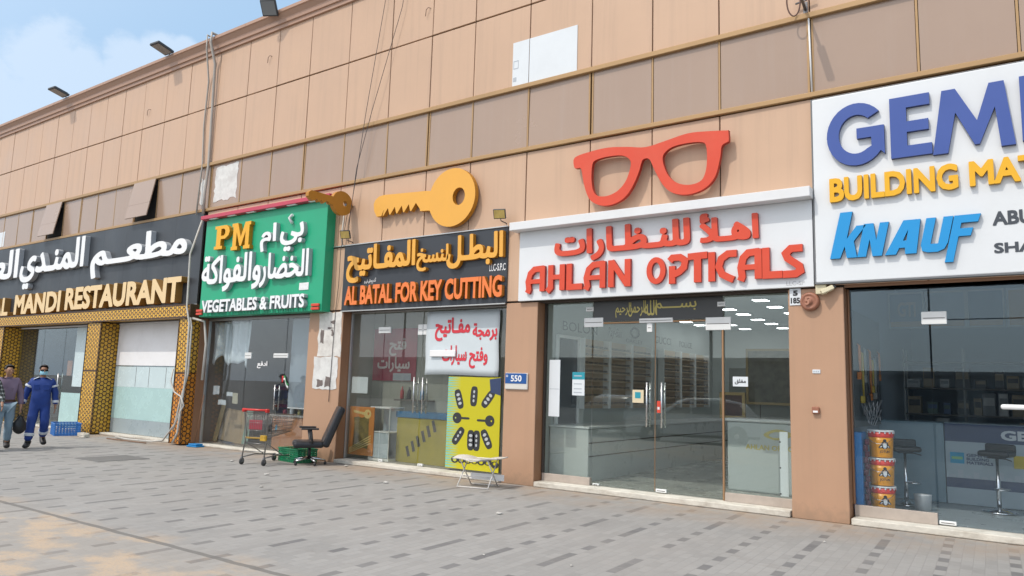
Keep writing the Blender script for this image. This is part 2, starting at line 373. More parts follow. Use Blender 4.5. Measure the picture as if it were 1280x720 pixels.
    for st in links:
        if st in done: continue
        lp = [st]; done.add(st); cur = st
        while True:
            nxt = [q for q in links[cur] if q not in done]
            if not nxt: break
            cur = nxt[0]; done.add(cur); lp.append(cur)
        P = []
        for q in lp:
            v = pt(*q)
            if not P or math.hypot(v[0]-P[-1][0], v[1]-P[-1][1]) > .22*h: P.append(v)
        if len(P) > 3 and math.hypot(P[0][0]-P[-1][0], P[0][1]-P[-1][1]) < .22*h: P.pop()
        if len(P) < 6: continue
        out = []; k = len(P)                         # drop points that add nothing
        for q in range(k):
            a = out[-1] if out else P[q-1]; b = P[q]; c = P[(q+1) % k]
            cr = abs((b[0]-a[0])*(c[1]-a[1])-(b[1]-a[1])*(c[0]-a[0])); ln = math.hypot(c[0]-a[0], c[1]-a[1])
            if not out or ln > 8*h or cr > .06*h*ln: out.append(b)
        if len(out) >= 3: loops.append(out)
    return curve_mesh(loops)

# ================================================================ setting: ground
def paving_material():
    m = bpy.data.materials.new('paving'); m.use_nodes = True; t = m.node_tree; lk = t.links.new; nn = t.nodes.new; p = t.nodes['Principled BSDF']
    def M_(op, a, b=None, c=None):
        x = nn('ShaderNodeMath'); x.operation = op
        for i, v in enumerate((a, b, c)):
            if v is None: continue
            if isinstance(v, (int, float)): x.inputs[i].default_value = v
            else: lk(v, x.inputs[i])
        return x.outputs[0]
    co = nn('ShaderNodeTexCoord'); sp = nn('ShaderNodeSeparateXYZ'); lk(co.outputs['Object'], sp.inputs[0]); X, Y = sp.outputs[0], sp.outputs[1]
    xs = M_('DIVIDE', M_('ADD', M_('MULTIPLY_ADD', Y, .04, X), 100.0+.012), .1017)
    col = M_('FLOOR', xs); fx = M_('FRACT', xs)
    half = M_('MULTIPLY', M_('MODULO', col, 2.0), .5)
    ys = M_('ADD', M_('DIVIDE', M_('ADD', Y, 100.0), .222), half); row = M_('FLOOR', ys); fy = M_('FRACT', ys)
    cb = nn('ShaderNodeCombineXYZ'); lk(col, cb.inputs[0]); lk(row, cb.inputs[1])
    wn = nn('ShaderNodeTexWhiteNoise'); wn.noise_dimensions = '2D'; lk(cb.outputs[0], wn.inputs['Vector']); rnd = wn.outputs['Value']
    cb2 = nn('ShaderNodeCombineXYZ'); lk(col, cb2.inputs[0]); cb2.inputs[1].default_value = 3.3
    wc = nn('ShaderNodeTexWhiteNoise'); wc.noise_dimensions = '2D'; lk(cb2.outputs[0], wc.inputs['Vector'])
    isdc = M_('COMPARE', M_('MODULO', M_('ADD', col, 0.0), 6.0), DARKCOL, .1)
    par = M_('FLOOR', M_('MULTIPLY', wc.outputs['Value'], 1.99))
    even = M_('COMPARE', M_('MODULO', M_('ADD', row, par), 2.0), 0.0, .1)
    dark = M_('MULTIPLY', isdc, M_('MAXIMUM', M_('MULTIPLY', even, M_('LESS_THAN', rnd, .93)), M_('LESS_THAN', rnd, .17)))
    # edges of each paver
    ex = M_('MINIMUM', fx, M_('SUBTRACT', 1.0, fx)); ey = M_('MULTIPLY', M_('MINIMUM', fy, M_('SUBTRACT', 1.0, fy)), 2.18)
    edge = M_('MINIMUM', ex, ey)
    jm = nn('ShaderNodeMapRange'); jm.inputs[1].default_value = .01; jm.inputs[2].default_value = .06; lk(edge, jm.inputs[0])
    def noise(scale, detail=6, rough=.6, stretch=(1, 1, 1)):
        mpn = nn('ShaderNodeMapping'); mpn.inputs['Scale'].default_value = stretch; lk(co.outputs['Object'], mpn.inputs[0])
        z = nn('ShaderNodeTexNoise'); z.inputs['Scale'].default_value = scale; z.inputs['Detail'].default_value = detail; z.inputs['Roughness'].default_value = rough; lk(mpn.outputs[0], z.inputs['Vector']); return z.outputs['Fac']
    def rng(v, a, b, c=0.0, d=1.0, sm=False):
        z = nn('ShaderNodeMapRange'); lk(v, z.inputs[0]); z.inputs[1].default_value = a; z.inputs[2].default_value = b; z.inputs[3].default_value = c; z.inputs[4].default_value = d
        if sm: z.interpolation_type = 'SMOOTHSTEP'
        return z.outputs[0]
    def mixc(f, a, b):
        z = nn('ShaderNodeMix'); z.data_type = 'RGBA'; lk(f, z.inputs[0])
        for i, v in ((6, a), (7, b)):
            if isinstance(v, tuple): z.inputs[i].default_value = (*v, 1)
            else: lk(v, z.inputs[i])
        return z.outputs[2]
    base = mixc(dark, (.292, .290, .280), (.165, .165, .166))
    hs = nn('ShaderNodeHueSaturation'); lk(base, hs.inputs['Color'])
    v = M_('ADD', rng(rnd, 0, 1, .93, 1.07), rng(noise(.55), .3, .7, -.10, .09)); v = M_('ADD', v, rng(noise(14, 8, .7), .3, .7, -.05, .05)); lk(v, hs.inputs['Value'])
    c = mixc(M_('SUBTRACT', 1.0, jm.outputs[0]), hs.outputs[0], (.262, .258, .250))
    # grime spots, dust drifting over the pavers, sand
    c = mixc(rng(noise(2.2, 9, .72), .56, .78, 0, .50), c, (.17, .155, .14))
    film = M_('MULTIPLY', rng(noise(.8, 8, .65), .40, .72), .42); c = mixc(film, c, (.325, .312, .292))
    near = M_('MULTIPLY', rng(Y, -1.5, .0), rng(noise(1.1, 8, .68), .34, .58, 0, .85)); c = mixc(near, c, (.34, .25, .175))
    far = rng(M_('MULTIPLY_ADD', noise(1.6, 4, .5), .8, Y), -5.55, -6.15)
    ew = M_('MULTIPLY', far, rng(noise(1.15, 8, .62, (1, 1.4, 1)), .455, .60, 0, .85, True)); ew = M_('MULTIPLY', ew, rng(noise(38, 3, .6), .30, .52, .35, 1.0)); left = rng(X, -3.5, -6.5); c = mixc(M_('MULTIPLY', ew, left), c, (.50, .375, .255))
    c = mixc(M_('MULTIPLY', far, .22), c, (.42, .36, .29))
    # straight joint where the paving field ends
    jn = M_('COMPARE', M_('ADD', Y, M_('MULTIPLY_ADD', noise(3.0, 3), .05, -.025)), -6.27, .035); c = mixc(M_('MULTIPLY', jn, .8), c, (.15, .145, .135))
    lk(c, p.inputs['Base Color']); p.inputs['Roughness'].default_value = .85; p.inputs['Specular IOR Level'].default_value = .3
    bp = nn('ShaderNodeBump'); bp.inputs['Strength'].default_value = .35; bp.inputs['Distance'].default_value = .004
    lk(M_('ADD', jm.outputs[0], M_('ADD', M_('MULTIPLY', rnd, .4), M_('MULTIPLY', noise(60, 4), .5))), bp.inputs['Height']); lk(bp.outputs[0], p.inputs['Normal'])
    return m
def structure(o): o['kind'] = 'structure'; return o
DARKCOL = 2.0
b = MB(); b.box(-70, 45, -11.9, .32, -.4, 0.0); structure(b.build('pavement', paving_material()))
b = MB(); b.box(-70, 45, -12.05, -11.905, -.4, -.012, .01); structure(b.build('kerb', mat('kerb concrete', (.36, .35, .33), .9, var=.12, scale=4)))
b = MB(); b.quad((-900, -900, -.15), (900, -900, -.15), (900, 900, -.15), (-900, 900, -.15))
structure(b.build('ground', mat('asphalt', (.17, .165, .155), .9, var=.18, scale=.8, dirt=.5, dirtcol=(.30, .25, .20), bump=.3, bscale=30)))

# ================================================================ the shop building
clad = mat('tan cladding', (.560, .375, .255), .42, var=.045, scale=.7, dirt=.10, dirtcol=(.34, .24, .175), streak=.30, spec=.45, bump=.02, bscale=2.0)
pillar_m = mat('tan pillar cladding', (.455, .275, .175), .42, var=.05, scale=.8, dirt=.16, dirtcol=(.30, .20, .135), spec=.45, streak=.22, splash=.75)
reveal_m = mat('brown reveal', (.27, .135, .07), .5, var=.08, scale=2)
joint_m = mat('dark joint', (.055, .04, .032), .9)
gold_trim = mat('gold brown trim', (.40, .25, .115), .42, metal=.15, var=.08, scale=2.5, stretch=(.3, 1, 1))
bronze = mat('bronze spandrel glass', (.36, .255, .19), .20, var=.05, scale=.5, dirt=.07, dirtcol=(.40, .32, .27), streak=.20, spec=.7)
wallin = mat('inner wall paint', (.46, .47, .44), .8, var=.05, scale=1.5)
concrete = mat('sill paint', (.60, .57, .50), .8, var=.14, scale=5, dirt=.8, dirtcol=(.30, .25, .19), bump=.3, bscale=25, stretch=(1, 1, 2))
white_paint = mat('white paint', (.80, .80, .80), .5, var=.03)
steel = mat('brushed steel', (.62, .62, .62), .28, metal=1.0, var=.06, scale=8)
chrome = mat('chrome', (.72, .72, .73), .12, metal=1.0)
black_pl = mat('black plastic', (.022, .022, .024), .42, var=.1, scale=8)
B = thing('shop_building', 'long two storey row of shops clad in tan panels with a dark glass band', 'building')
seams = [-23.38, -22.4, -21.37, -20.27, -19.14, -18.01, -16.71, -15.48, -14.34, -13.17, -11.88, -10.6, -9.48, -8.39, -7.13, -5.86, -4.75, -3.66, -2.35, -1.02, .06, 1.2, 2.35, 3.6, 4.7, 5.85, 7.1, 8.3, 9.5, 10.8, 12]
while seams[0] > -62: seams.insert(0, seams[0]-1.08)
b = MB(); b.box(-63, 12, .045, .30, 3.04, 10.1)
b.build('wall_backing', joint_m, B)
b = MB(); b2 = MB(); g = .009; rnd = random.Random(3)
for a, c in zip(seams[:-1], seams[1:]):
    rows = [(b, 6.99, 8.49), (b, 8.50, 9.93)]
    if a > -17: rows += [(b2, 3.07, 4.395), (b2, 4.405, 5.72)]
    for bb, z0, z1 in rows:
        o = rnd.uniform(-.003, .003)
        tl = Matrix.Translation(((a+c)/2, 0, (z0+z1)/2)) @ Matrix.Rotation(rnd.gauss(0, .0016), 4, 'X') @ Matrix.Rotation(rnd.gauss(0, .0022), 4, 'Z') @ Matrix.Translation((-(a+c)/2, 0, -(z0+z1)/2))
        bb.box(a+g, c-g, 0+o, .04, z0+g, z1-g, .006, M=tl)
b.build('upper_cladding', clad, B); b2.build('lower_cladding', clad, B)
# cornice with its small ledge
b = MB(); prof = [(.05, 9.90), (-.05, 9.90), (-.055, 9.99), (-.09, 10.00), (-.10, 10.10), (-.17, 10.20), (-.20, 10.215), (-.20, 10.29), (.6, 10.31), (.6, 9.90)]
vs0 = [b.bm.verts.new((-63, y, z)) for y, z in prof]; vs1 = [b.bm.verts.new((12, y, z)) for y, z in prof]
for i in range(len(prof)): b.bm.faces.new((vs0[i], vs0[i-1], vs1[i-1], vs1[i]))
b.bm.faces.new(vs0); b.bm.faces.new(vs1[::-1])
for x in seams[::1]: b.box(x-.003, x+.003, -.2035, -.19, 10.22, 10.288)
b.build('cornice', mat('cornice', (.42, .262, .185), .5, var=.07, scale=1.5, stretch=(.4, 1, 2), dirt=.25, dirtcol=(.3, .2, .15)), B)
b = MB(); b.box(-63, 12, .6, 13, 10.0, 10.15); b.build('roof_slab', mat('roof screed', (.4, .38, .35), .9), B)
b = MB(); b.box(-63, 12, 12.9, 13.1, 0, 10.0); b.box(-63.2, -63, .05, 13.1, 0, 10.0); b.box(12, 12.2, .05, 13.1, 0, 10.0); b.build('outer_wall', clad, B)
b = MB(); b.box(-63, 12, .30, 13, 5.0, 5.3); b.build('upper_floor', wallin, B)
# dark glass band: trims, mullions, panes
b = MB(); b.box(-63, 12, -.05, .044, 6.90, 6.985, .008); b.box(-63, 12, -.05, .044, 5.725, 5.80, .008)
mull = seams
for i, x in enumerate(mull):
    w = .03
    for xx in ((x,) if i % 3 else (x-.03, x+.03)): b.box(xx-w/2, xx+w/2, .002, .044, 5.802, 6.898, .003)
b.build('band_frame', gold_trim, B)
openw = (-25.18, -19.75)
for a, c in zip(mull[:-1], mull[1:]):
    m_ = (a+c)/2; is_open = any(abs(m_-x) < .62 for x in openw)
    b = MB()
    if is_open:
        b.box(a+.03, c-.03, .03, .044, 5.81, 6.89); b.build('dark_opening_panel', mat('painted dark room', (.02, .018, .016), .9), B)  # near-black panel painted as the unlit room behind the sash
        s = MB(); s.box(a+.02, c-.02, -.03, .0, -1.06, 0, .006)
        s.box(a+.02, c-.02, -.033, -.030, -.68, -.665)
        s.build('open_window', bronze, B, Matrix.Translation((0, -.05, 6.895)) @ Matrix.Rotation(R(-9.5), 4, 'X'))
    else:
        b.box(a+.022, c-.022, .012, .03, 5.801, 6.899, M=Matrix.Translation((m_, .02, 6.35)) @ Matrix.Rotation(rnd.gauss(0, .005), 4, 'Z') @ Matrix.Rotation(rnd.gauss(0, .006), 4, 'X') @ Matrix.Translation((-m_, -.02, -6.35)))
        b.build('band_pane', bronze, B, )
# ---- pillars
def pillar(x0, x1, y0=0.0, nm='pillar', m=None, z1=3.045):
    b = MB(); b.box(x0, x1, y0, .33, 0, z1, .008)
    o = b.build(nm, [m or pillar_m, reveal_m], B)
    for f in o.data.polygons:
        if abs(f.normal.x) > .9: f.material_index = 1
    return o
pillar(-2.72, -2.01); pillar(-7.47, -6.82); pillar(-12.62, -11.58); pillar(1.9, 2.6)
pl_ = pillar(-17.0, -16.62, .02, m=reveal_m)
# ---- gold lattice cladding of the restaurant
def gold_lattice():
    m = bpy.data.materials.new('gold lattice'); m.use_nodes = True; t = m.node_tree; lk = t.links.new; nn = t.nodes.new; p = t.nodes['Principled BSDF']
    co = nn('ShaderNodeTexCoord'); sp = nn('ShaderNodeSeparateXYZ'); lk(co.outputs['Object'], sp.inputs[0])
    ad = nn('ShaderNodeMath'); lk(sp.outputs[0], ad.inputs[0]); lk(sp.outputs[1], ad.inputs[1])
    cb = nn('ShaderNodeCombineXYZ'); lk(ad.outputs[0], cb.inputs[0]); lk(sp.outputs[2], cb.inputs[1])
    def K(op, a, b=None, c=None):
        x = nn('ShaderNodeMath'); x.operation = op
        for i, v in enumerate((a, b, c)):
            if v is None: continue
            if isinstance(v, (int, float)): x.inputs[i].default_value = v
            else: lk(v, x.inputs[i])
        return x.outputs[0]
    U, V = ad.outputs[0], sp.outputs[2]; S_ = .19
    def centred(off):
        u = K('SUBTRACT', K('FRACT', K('ADD', K('DIVIDE', U, S_), 500+off)), .5); v = K('SUBTRACT', K('FRACT', K('ADD', K('DIVIDE', V, S_*1.732), 500+off)), .5); v = K('MULTIPLY', v, 1.732)
        return u, v, K('SQRT', K('ADD', K('MULTIPLY', u, u), K('MULTIPLY', v, v)))
    ua, va, da = centred(0.0); ub, vb, db = centred(.5)
    pick = K('LESS_THAN', da, db); d = K('MINIMUM', da, db)
    th = K('ADD', K('MULTIPLY', pick, K('ARCTAN2', va, ua)), K('MULTIPLY', K('SUBTRACT', 1.0, pick), K('ARCTAN2', vb, ub)))
    spoke = K('ABSOLUTE', K('SINE', K('MULTIPLY', th, 3.0)))
    disc = K('LESS_THAN', d, .235); petal = K('MULTIPLY', K('GREATER_THAN', d, .345), K('GREATER_THAN', spoke, .52))
    class _O: pass
    mr = _O(); mr.outputs = [K('MAXIMUM', disc, petal)]
    v2 = _O(); v2.outputs = {'Color': d}
    cr = nn('ShaderNodeValToRGB'); cr.color_ramp.elements[0].color = (.72, .42, .04, 1); cr.color_ramp.elements[1].color = (.52, .24, .02, 1); lk(d, cr.inputs[0])
    nz = nn('ShaderNodeTexNoise'); nz.inputs['Scale'].default_value = 1.2; lk(co.outputs['Object'], nz.inputs['Vector'])
    mxn = nn('ShaderNodeMix'); mxn.data_type = 'RGBA'; mxn.inputs[6].default_value = (.05, .022, .008, 1); lk(mr.outputs[0], mxn.inputs[0]); lk(cr.outputs[0], mxn.inputs[7]); lk(mxn.outputs[2], p.inputs['Base Color'])
    p.inputs['Roughness'].default_value = .4
    bp = nn('ShaderNodeBump'); bp.inputs['Distance'].default_value = .01; bp.inputs['Strength'].default_value = .6; bp.invert = True; lk(mr.outputs[0], bp.inputs['Height']); lk(bp.outputs[0], p.inputs['Normal'])
    return m
lat = gold_lattice()
lat2 = lat.copy(); lat2.name = 'orange lattice'
for n_ in lat2.node_tree.nodes:
    if n_.type == 'VALTORGB': n_.color_ramp.elements[0].color = (.66, .26, .015, 1); n_.color_ramp.elements[1].color = (.46, .13, .008, 1)
edge_m = mat('dark brown edging', (.06, .028, .014), .5)
def lattice_pillar(x0, x1, lower=False):
    y0 = -.25; b = MB()
    if lower:
        b.box(x0, x1, y0, .33, 1.72, 3.03, .006); b.mat(2).box(x0, x1, y0, .33, .03, 1.70, .006); b.mat(1)
    else: b.box(x0, x1, y0, .33, .03, 3.03, .006); b.mat(1)
    for xx in (x0-.012, x1-.010): b.box(xx, xx+.022, y0-.012, y0+.01, .03, 3.03, .003)
    b.box(x0+.012, x1-.012, y0-.008, y0, 1.69, 1.73)
    b.build('lattice_pillar', [lat, edge_m, lat2], B)
lattice_pillar(-21.66, -20.92); lattice_pillar(-17.12, -16.72+.0, True) if False else lattice_pillar(-17.12, -16.66, True)
lattice_pillar(-28.3, -27.10); lattice_pillar(-36, -35.2)
b = MB(); b.box(-40, -16.66, -.30, .1, 3.055, 3.36, .006); b.mat(1).box(-16.658, -16.60, -.31, .1, 3.04, 3.37, .004); b.box(-40, -16.66, -.312, -.302, 3.34, 3.372); b.box(-40, -16.66, -.312, -.302, 3.042, 3.07)
b.build('lattice_beam', [lat, edge_m], B)
b = MB(); b.box(-63, -17, .0, .04, 3.37, 5.72); b.build('sign_fascia', mat('fascia', (.1, .1, .11), .6), B)
# ---- sills
def sill(x0, x1, z, y0=-.03):
    b = MB(); n = max(3, int((x1-x0)/.25)); b.box(x0, x1, y0, .33, 0.004, z, .012, seg=2); return b.build('door_sill', concrete, B)
sill(-6.80, -2.74, .085); sill(-1.99, 1.88, .085); sill(-11.56, -7.49, .075, -.05); sill(-16.60, -12.64, .05, .02); sill(-20.9, -17.14, .06); sill(-27.08, -21.68, .04)
# ---- glazing
g_clear = glass('clear shop glass', (.925, .95, .937), 1.6, .010, mirror=(.86, .95, .97))
g_dark = glass('blue tinted shop glass', (.955, .98, .99), 1.25, .004, (.25, .33, .40), (.74, .90, 1))
g_green = glass('dusty shop glass', (.90, .92, .92), 1.7, .015)
g_key = glass('grey dust and haze glass', (.90, .915, .90), 1.4, .05, (.42, .42, .38))  # dust film also imitates the grey haze of reflections
g_rest = glass('restaurant glass', (.80, .86, .86), 1.6, .02)
alu = mat('aluminium frame', (.55, .55, .54), .35, metal=.8)
copper = mat('copper frame', (.36, .21, .11), .4, metal=.3, var=.08, scale=4)
GY = .25
def pane(x0, x1, z0, z1, m, nm='shop_window', y=GY):
    b = MB(); b.box(x0+.004, x1-.004, y, y+.012, z0, z1, .002); return b.build(nm, m, B)
def fr(parent, *boxes, m=None, nm='frame'):
    b = MB()
    for q in boxes: b.box(*q, .003)
    return b.build(nm, m or alu, parent)
def patch(parent, x0, x1, z0, z1, y=GY-.014, nm='patch_fitting'):
    b = MB(); b.box(x0, x1, y, y+.042, z0, z1, .004); b.mat(1).box(x0+.02, x1-.02, y-.002, y-.0005, (z0+z1)/2-.006, (z0+z1)/2+.002); return b.build(nm, [white_steel, joint_m], parent)
white_steel = mat('satin plate', (.74, .75, .74), .35, var=.05)
def handles(parent, x, z0, z1, y=GY):
    b = MB()
    for yy in (y-.055, y+.067): b.tube([(x, yy, z0), (x, yy, z1)], .014)
    for zz in (z0+.12, z1-.12): b.tube([(x, y-.055, zz), (x, y+.067, zz)], .009)
    return b.build('door_handle', steel, parent)
# optician
w = pane(-6.80, -5.90, .21, 3.04, g_clear); fr(w, (-6.80, -5.9, GY-.03, GY+.05, .087, .205), m=mat('stone upstand', (.42, .36, .31), .7, var=.12, scale=8)); fr(w, (-6.815, -6.79, GY-.03, GY+.05, .21, 3.04), m=joint_m)
patch(w, -6.02, -5.88, 2.88, 2.95)
tr_ = pane(-5.89, -3.72, 2.70, 3.04, g_clear, 'transom_window'); fr(tr_, (-5.88, -3.72, GY-.006, GY+.018, 2.668, 2.692), m=copper)
d1 = pane(-5.885, -4.80, .11, 2.66, g_clear, 'glass_door'); patch(d1, -6.05, -5.70, 2.62, 2.77); patch(d1, -5.85, -5.74, .10, .125); handles(d1, -4.905, 1.06, 1.74)
d2 = pane(-4.785, -3.74, .11, 2.66, g_clear, 'glass_door'); patch(d2, -5.06, -4.50, 2.665, 2.735); patch(d2, -4.93, -4.84, 2.52, 2.655); patch(d2, -4.77, -4.60, .10, .15); handles(d2, -4.66, 1.06, 1.74)
fr(d2, (-4.796, -4.786, GY, GY+.012, .11, 2.66), m=copper)
w = pane(-3.70, -2.74, .21, 3.04, g_clear); fr(w, (-3.738, -3.712, GY-.01, GY+.03, .09, 2.55), m=copper); fr(w, (-3.70, -2.74, GY-.03, GY+.05, .087, .205), m=mat('stone upstand', (.42, .36, .31), .7))
patch(w, -3.98, -3.60, 2.53, 2.72); patch(w, -3.80, -3.68, 2.88, 2.95); fr(w, (-2.765, -2.735, GY-.03, GY+.05, .21, 2.5), m=white_paint)
# building materials shop
w = pane(-1.99, -1.055, .23, 3.08, g_dark); fr(w, (-1.99, -1.055, GY-.03, GY+.05, .087, .225), m=mat('stone upstand', (.42, .36, .31), .7)); fr(w, (-2.005, -1.985, GY-.03, GY+.05, .23, 3.08), m=reveal_m)
d = pane(-1.045, .20, .10, 2.60, g_dark, 'glass_door'); patch(d, -1.14, -.86, 2.55, 2.71); patch(d, -1.04, -.86, .10, .145)
b = MB(); b.box(-.345, -.085, GY-.03, GY+.04, 1.515, 1.575, .025, seg=3); b.build('door_handle', white_paint, d)
pane(-1.045, .20, 2.61, 3.08, g_dark, 'transom_window'); pane(.21, 1.88, .10, 3.08, g_dark)
b = MB(); b.box(-2.0, 1.9, .02, .3, 3.04, 3.10); b.build('lintel', reveal_m, B)
# key shop
w = pane(-11.56, -10.63, .08, 3.02, g_key); fr(w, (-11.575, -11.545, GY-.03, GY+.04, .08, 3.02))
d = pane(-10.62, -9.60, .09, 3.02, g_key, 'glass_door'); patch(d, -10.78, -10.45, 2.60, 2.72); patch(d, -9.72, -9.60, 2.55, 2.75); handles(d, -9.72, 1.06, 1.74); patch(d, -10.60, -10.50, .085, .13)
d = pane(-9.585, -8.66, .09, 3.02, g_key, 'glass_door'); patch(d, -9.585, -9.47, 2.55, 2.75); handles(d, -9.50, 1.06, 1.74); patch(d, -9.58, -9.46, .085, .13)
w = pane(-8.65, -7.48, .08, 3.02, g_key); fr(w, (-11.57, -7.48, GY-.03, GY+.04, 3.015, 3.05))
# vegetable shop
w = pane(-16.60, -15.06, .06, 3.0, g_green); fr(w, (-16.62, -16.58, GY-.03, GY+.04, .06, 3.0))
d = pane(-15.05, -13.64, .06, 3.0, g_green, 'glass_door'); patch(d, -15.10, -14.86, 2.08, 2.22); patch(d, -14.05, -13.55, 2.10, 2.20); handles(d, -13.86, .95, 1.5)
w = pane(-13.63, -12.64, .06, 3.0, g_green); fr(w, (-12.66, -12.615, GY-.05, GY+.04, .06, 3.0), m=white_paint)
fr(B, (-16.6, -12.64, GY-.03, GY+.05, 2.99, 3.05), m=alu, nm='window_head')
# restaurant
for x0, x1 in ((-20.9, -17.14),):
    w = pane(x0, x1, .06, 3.04, g_rest); fr(w, (x0, x1, GY-.02, GY+.03, 3.0, 3.05), (x0, x1, GY+.013, GY+.03, 1.855, 1.875), m=white_paint)
    b = MB(); b.box(x0+.02, x1-.02, GY-.012, GY-.004, 1.88, 2.995); b.build('window_panel', mat('white board', (.80, .80, .81), .5, dirt=.12, var=.02), w)
    b = MB(); b.box(x0+.02, x1-.02, GY-.010, GY-.003, .45, 1.30); b.build('frosted_film', mat('teal frost film', (.40, .58, .57), .25, var=.05), w)
    b = MB(); b.box(x0+.02, x1-.02, GY-.010, GY-.003, 1.302, 1.85); b.build('frosted_film', mat('pale frost film', (.55, .66, .68), .25, var=.05), w)
    b = MB(); b.box(x0+.02, x1-.02, GY-.010, GY-.003, .07, .448); b.build('frosted_film', mat('grey frost film', (.32, .38, .40), .3, var=.05), w)
    b = MB()
    for xx in (x0+1.1, x0+1.75, x0+2.55): b.box(xx, xx+.012, GY-.013, GY-.0105, 1.32, 1.84)
    b.build('pane_joint', joint_m, w)
w = pane(-27.08, -25.4, .05, 3.04, g_rest); d = pane(-25.39, -24.0, .05, 3.04, g_rest, 'glass_door'); handles(d, -24.1, .9, 1.6)
w2 = pane(-23.99, -21.68, .05, 3.04, g_rest)
b = MB(); b.box(-23.3, -21.72, GY-.010, GY-.003, 1.24, 2.98); b.build('frosted_film', mat('pale frost film', (.66, .78, .79), .45), w2)
b = MB(); b.box(-23.9, -21.72, GY-.010, GY-.003, .06, 1.05); b.build('frosted_film', mat('teal frost film', (.42, .62, .60), .5), w2)
fr(w2, (-27.08, -21.68, GY-.02, GY+.03, 3.0, 3.05), m=white_paint)
# ---- rooms behind the glass
def room(x0, x1, zc, floor_m, wall_m, depth=7.5, ceil_m=None):
    b = MB(); b.box(x0, x1, .335, depth, .0, .085); b.build('shop_floor', floor_m, B)
    b = MB(); b.box(x0, x1, .335, depth, zc, zc+.1); b.build('shop_ceiling', ceil_m or wall_m, B)
    b = MB(); b.box(x0, x1, depth, depth+.1, 0, zc+.1); b.box(x0-.06, x0-.001, .335, depth, 0, zc+.1); b.box(x1+.001, x1+.06, .335, depth, 0, zc+.1); b.build('shop_wall', wall_m, B)
tile_w = mat('pale floor tile', (.36, .36, .33), .25, var=.05, scale=2)
room(-6.92, -2.62, 3.22, tile_w, mat('optician wall', (.52, .55, .53), .7, var=.03), 8.6)
room(-2.06, 3.4, 3.62, mat('grey blue floor tile', (.26, .29, .30), .3, var=.08), mat('dim shop wall', (.26, .30, .34), .8, var=.08), 7.0)
room(-11.62, -7.40, 3.2, mat('grey floor tile', (.30, .29, .28), .3), mat('key shop wall', (.40, .40, .35), .8, var=.08), 2.6)
room(-16.66, -12.58, 3.2, mat('brown floor tile', (.22, .18, .15), .5, var=.1), mat('dark shop wall', (.30, .28, .26), .8, var=.1), 5.0)
room(-28.2, -17.0, 3.2, mat('brown floor tile', (.22, .18, .15), .5), mat('restaurant wall', (.24, .24, .23), .8, var=.1), 6.0)

# ================================================================ signs
def M2(name, *a, **k): return mat(name, *a, **k)
# ---- restaurant sign
S = thing('shop_sign', 'long black restaurant sign with white Arabic and cream English letters', 'sign', (-22, 0, 4.5))
def child(mb, name, mats, par):
    o = mb.build(name, mats); o.parent = par; o.matrix_parent_inverse = Matrix.Translation(-Vector(par.location)); return o
b = MB()
for k in range(-20, 1):
    x1 = -16.78+k*1.22; b.box(x1-1.218, x1, -.05, -.002, 3.385, 5.715, .002)
child(b, 'sign_panel', M2('charcoal panel', (.036, .042, .050), .4, var=.12, scale=1.2, dirt=.2, dirtcol=(.14, .14, .14), stretch=(1, 1, .4)), S)
b = MB(); b.box(-40, -16.75, -.07, -.052, 3.375, 3.40); child(b, 'sign_edge', steel, S)
wl, wls = M2('white letter face', (.80, .81, .82), .4, var=.03), M2('grey letter side', (.40, .42, .44), .5)
b = MB(); D = .14; yf = -.05-D
b.arab('مطعــم', -22.02, -17.19, 4.30, 5.42, yf, D, .032, 0, 1)
b.arab('المنـدي', -26.62, -22.45, 4.22, 5.62, yf, D, .032, 0, 1)
b.arab('العــر', -30.6, -26.78, 4.35, 5.60, yf, D, .032, 0, 1)
child(b, 'arabic_lettering', [wl, wls], S)
b = MB(); D = .19; yf = -.05-D
b.text('RESTAURANT', -23.20, -17.22, 3.44, 4.10, yf, D, .040, 0, 0, 1)
b.text('MANDI', -26.60, -23.50, 3.42, 4.05, yf, D, .040, 0, 0, 1)
b.text('AL', -28.25, -27.05, 3.41, 4.0, yf, D, .03, 0, 0, 1)
child(b, 'english_lettering', [M2('cream letter face', (.76, .56, .30), .4, var=.04), M2('brown letter side', (.30, .155, .035), .5, var=.1)], S)

# ---- greengrocer sign
S = thing('shop_sign', 'bright green vegetable shop signboard under a pink canopy strip', 'sign', (-14.5, 0, 4.2))
gx0, gx1, gz0, gz1 = -16.33, -11.98, 3.045, 5.395; gy = -.24
green = M2('green sheet', (.012, .36, .185), .4, var=.05, scale=1.5, dirt=.10, dirtcol=(.10, .25, .15))
b = MB(); b.box(gx0, gx1, gy, -.002, gz0, gz1, .006); child(b, 'sign_panel', green, S)
b = MB()
x = gx0+.03
while x < gx1-.04: b.box(x, x+.035, gy-.012, gy-.0005, gz0+.005, gz0+.12, .003); x += .055
child(b, 'ribbed_skirt', green, S)
b = MB(); b.box(-16.42, -11.82, -.36, .0, 5.402, 5.495, .008); b.mat(1)
for k in range(6): b.box(-16.1+k*.72, -15.8+k*.72, -.34, -.27, 5.385, 5.400, .004)
child(b, 'canopy_strip', [M2('pink red strip', (.50, .055, .095), .45, var=.08), white_paint], S)
yl, yls = M2('amber letter face', (.80, .40, .015), .4, var=.03), M2('amber letter side', (.50, .22, .01), .5)
b = MB(); D = .10; yf = gy-D
def slab_P(x0, x1, z0, z1):
    X = lambda u: x0+(x1-x0)*u
    Z = lambda v: z0+(z1-z0)*v
    out = [(0, 0), (.55, 0), (.55, .13), (.42, .13), (.42, .42), (.7, .42), (.93, .55), (1, .72), (.93, .88), (.75, 1), (0, 1), (0, .87), (.12, .87), (.12, .13), (0, .13)]
    hole = [(.42, .56), (.60, .56), (.70, .64), (.70, .78), (.60, .86), (.42, .86)]
    return [[(X(u), Z(v)) for u, v in out], [(X(u), Z(v)) for u, v in hole]]
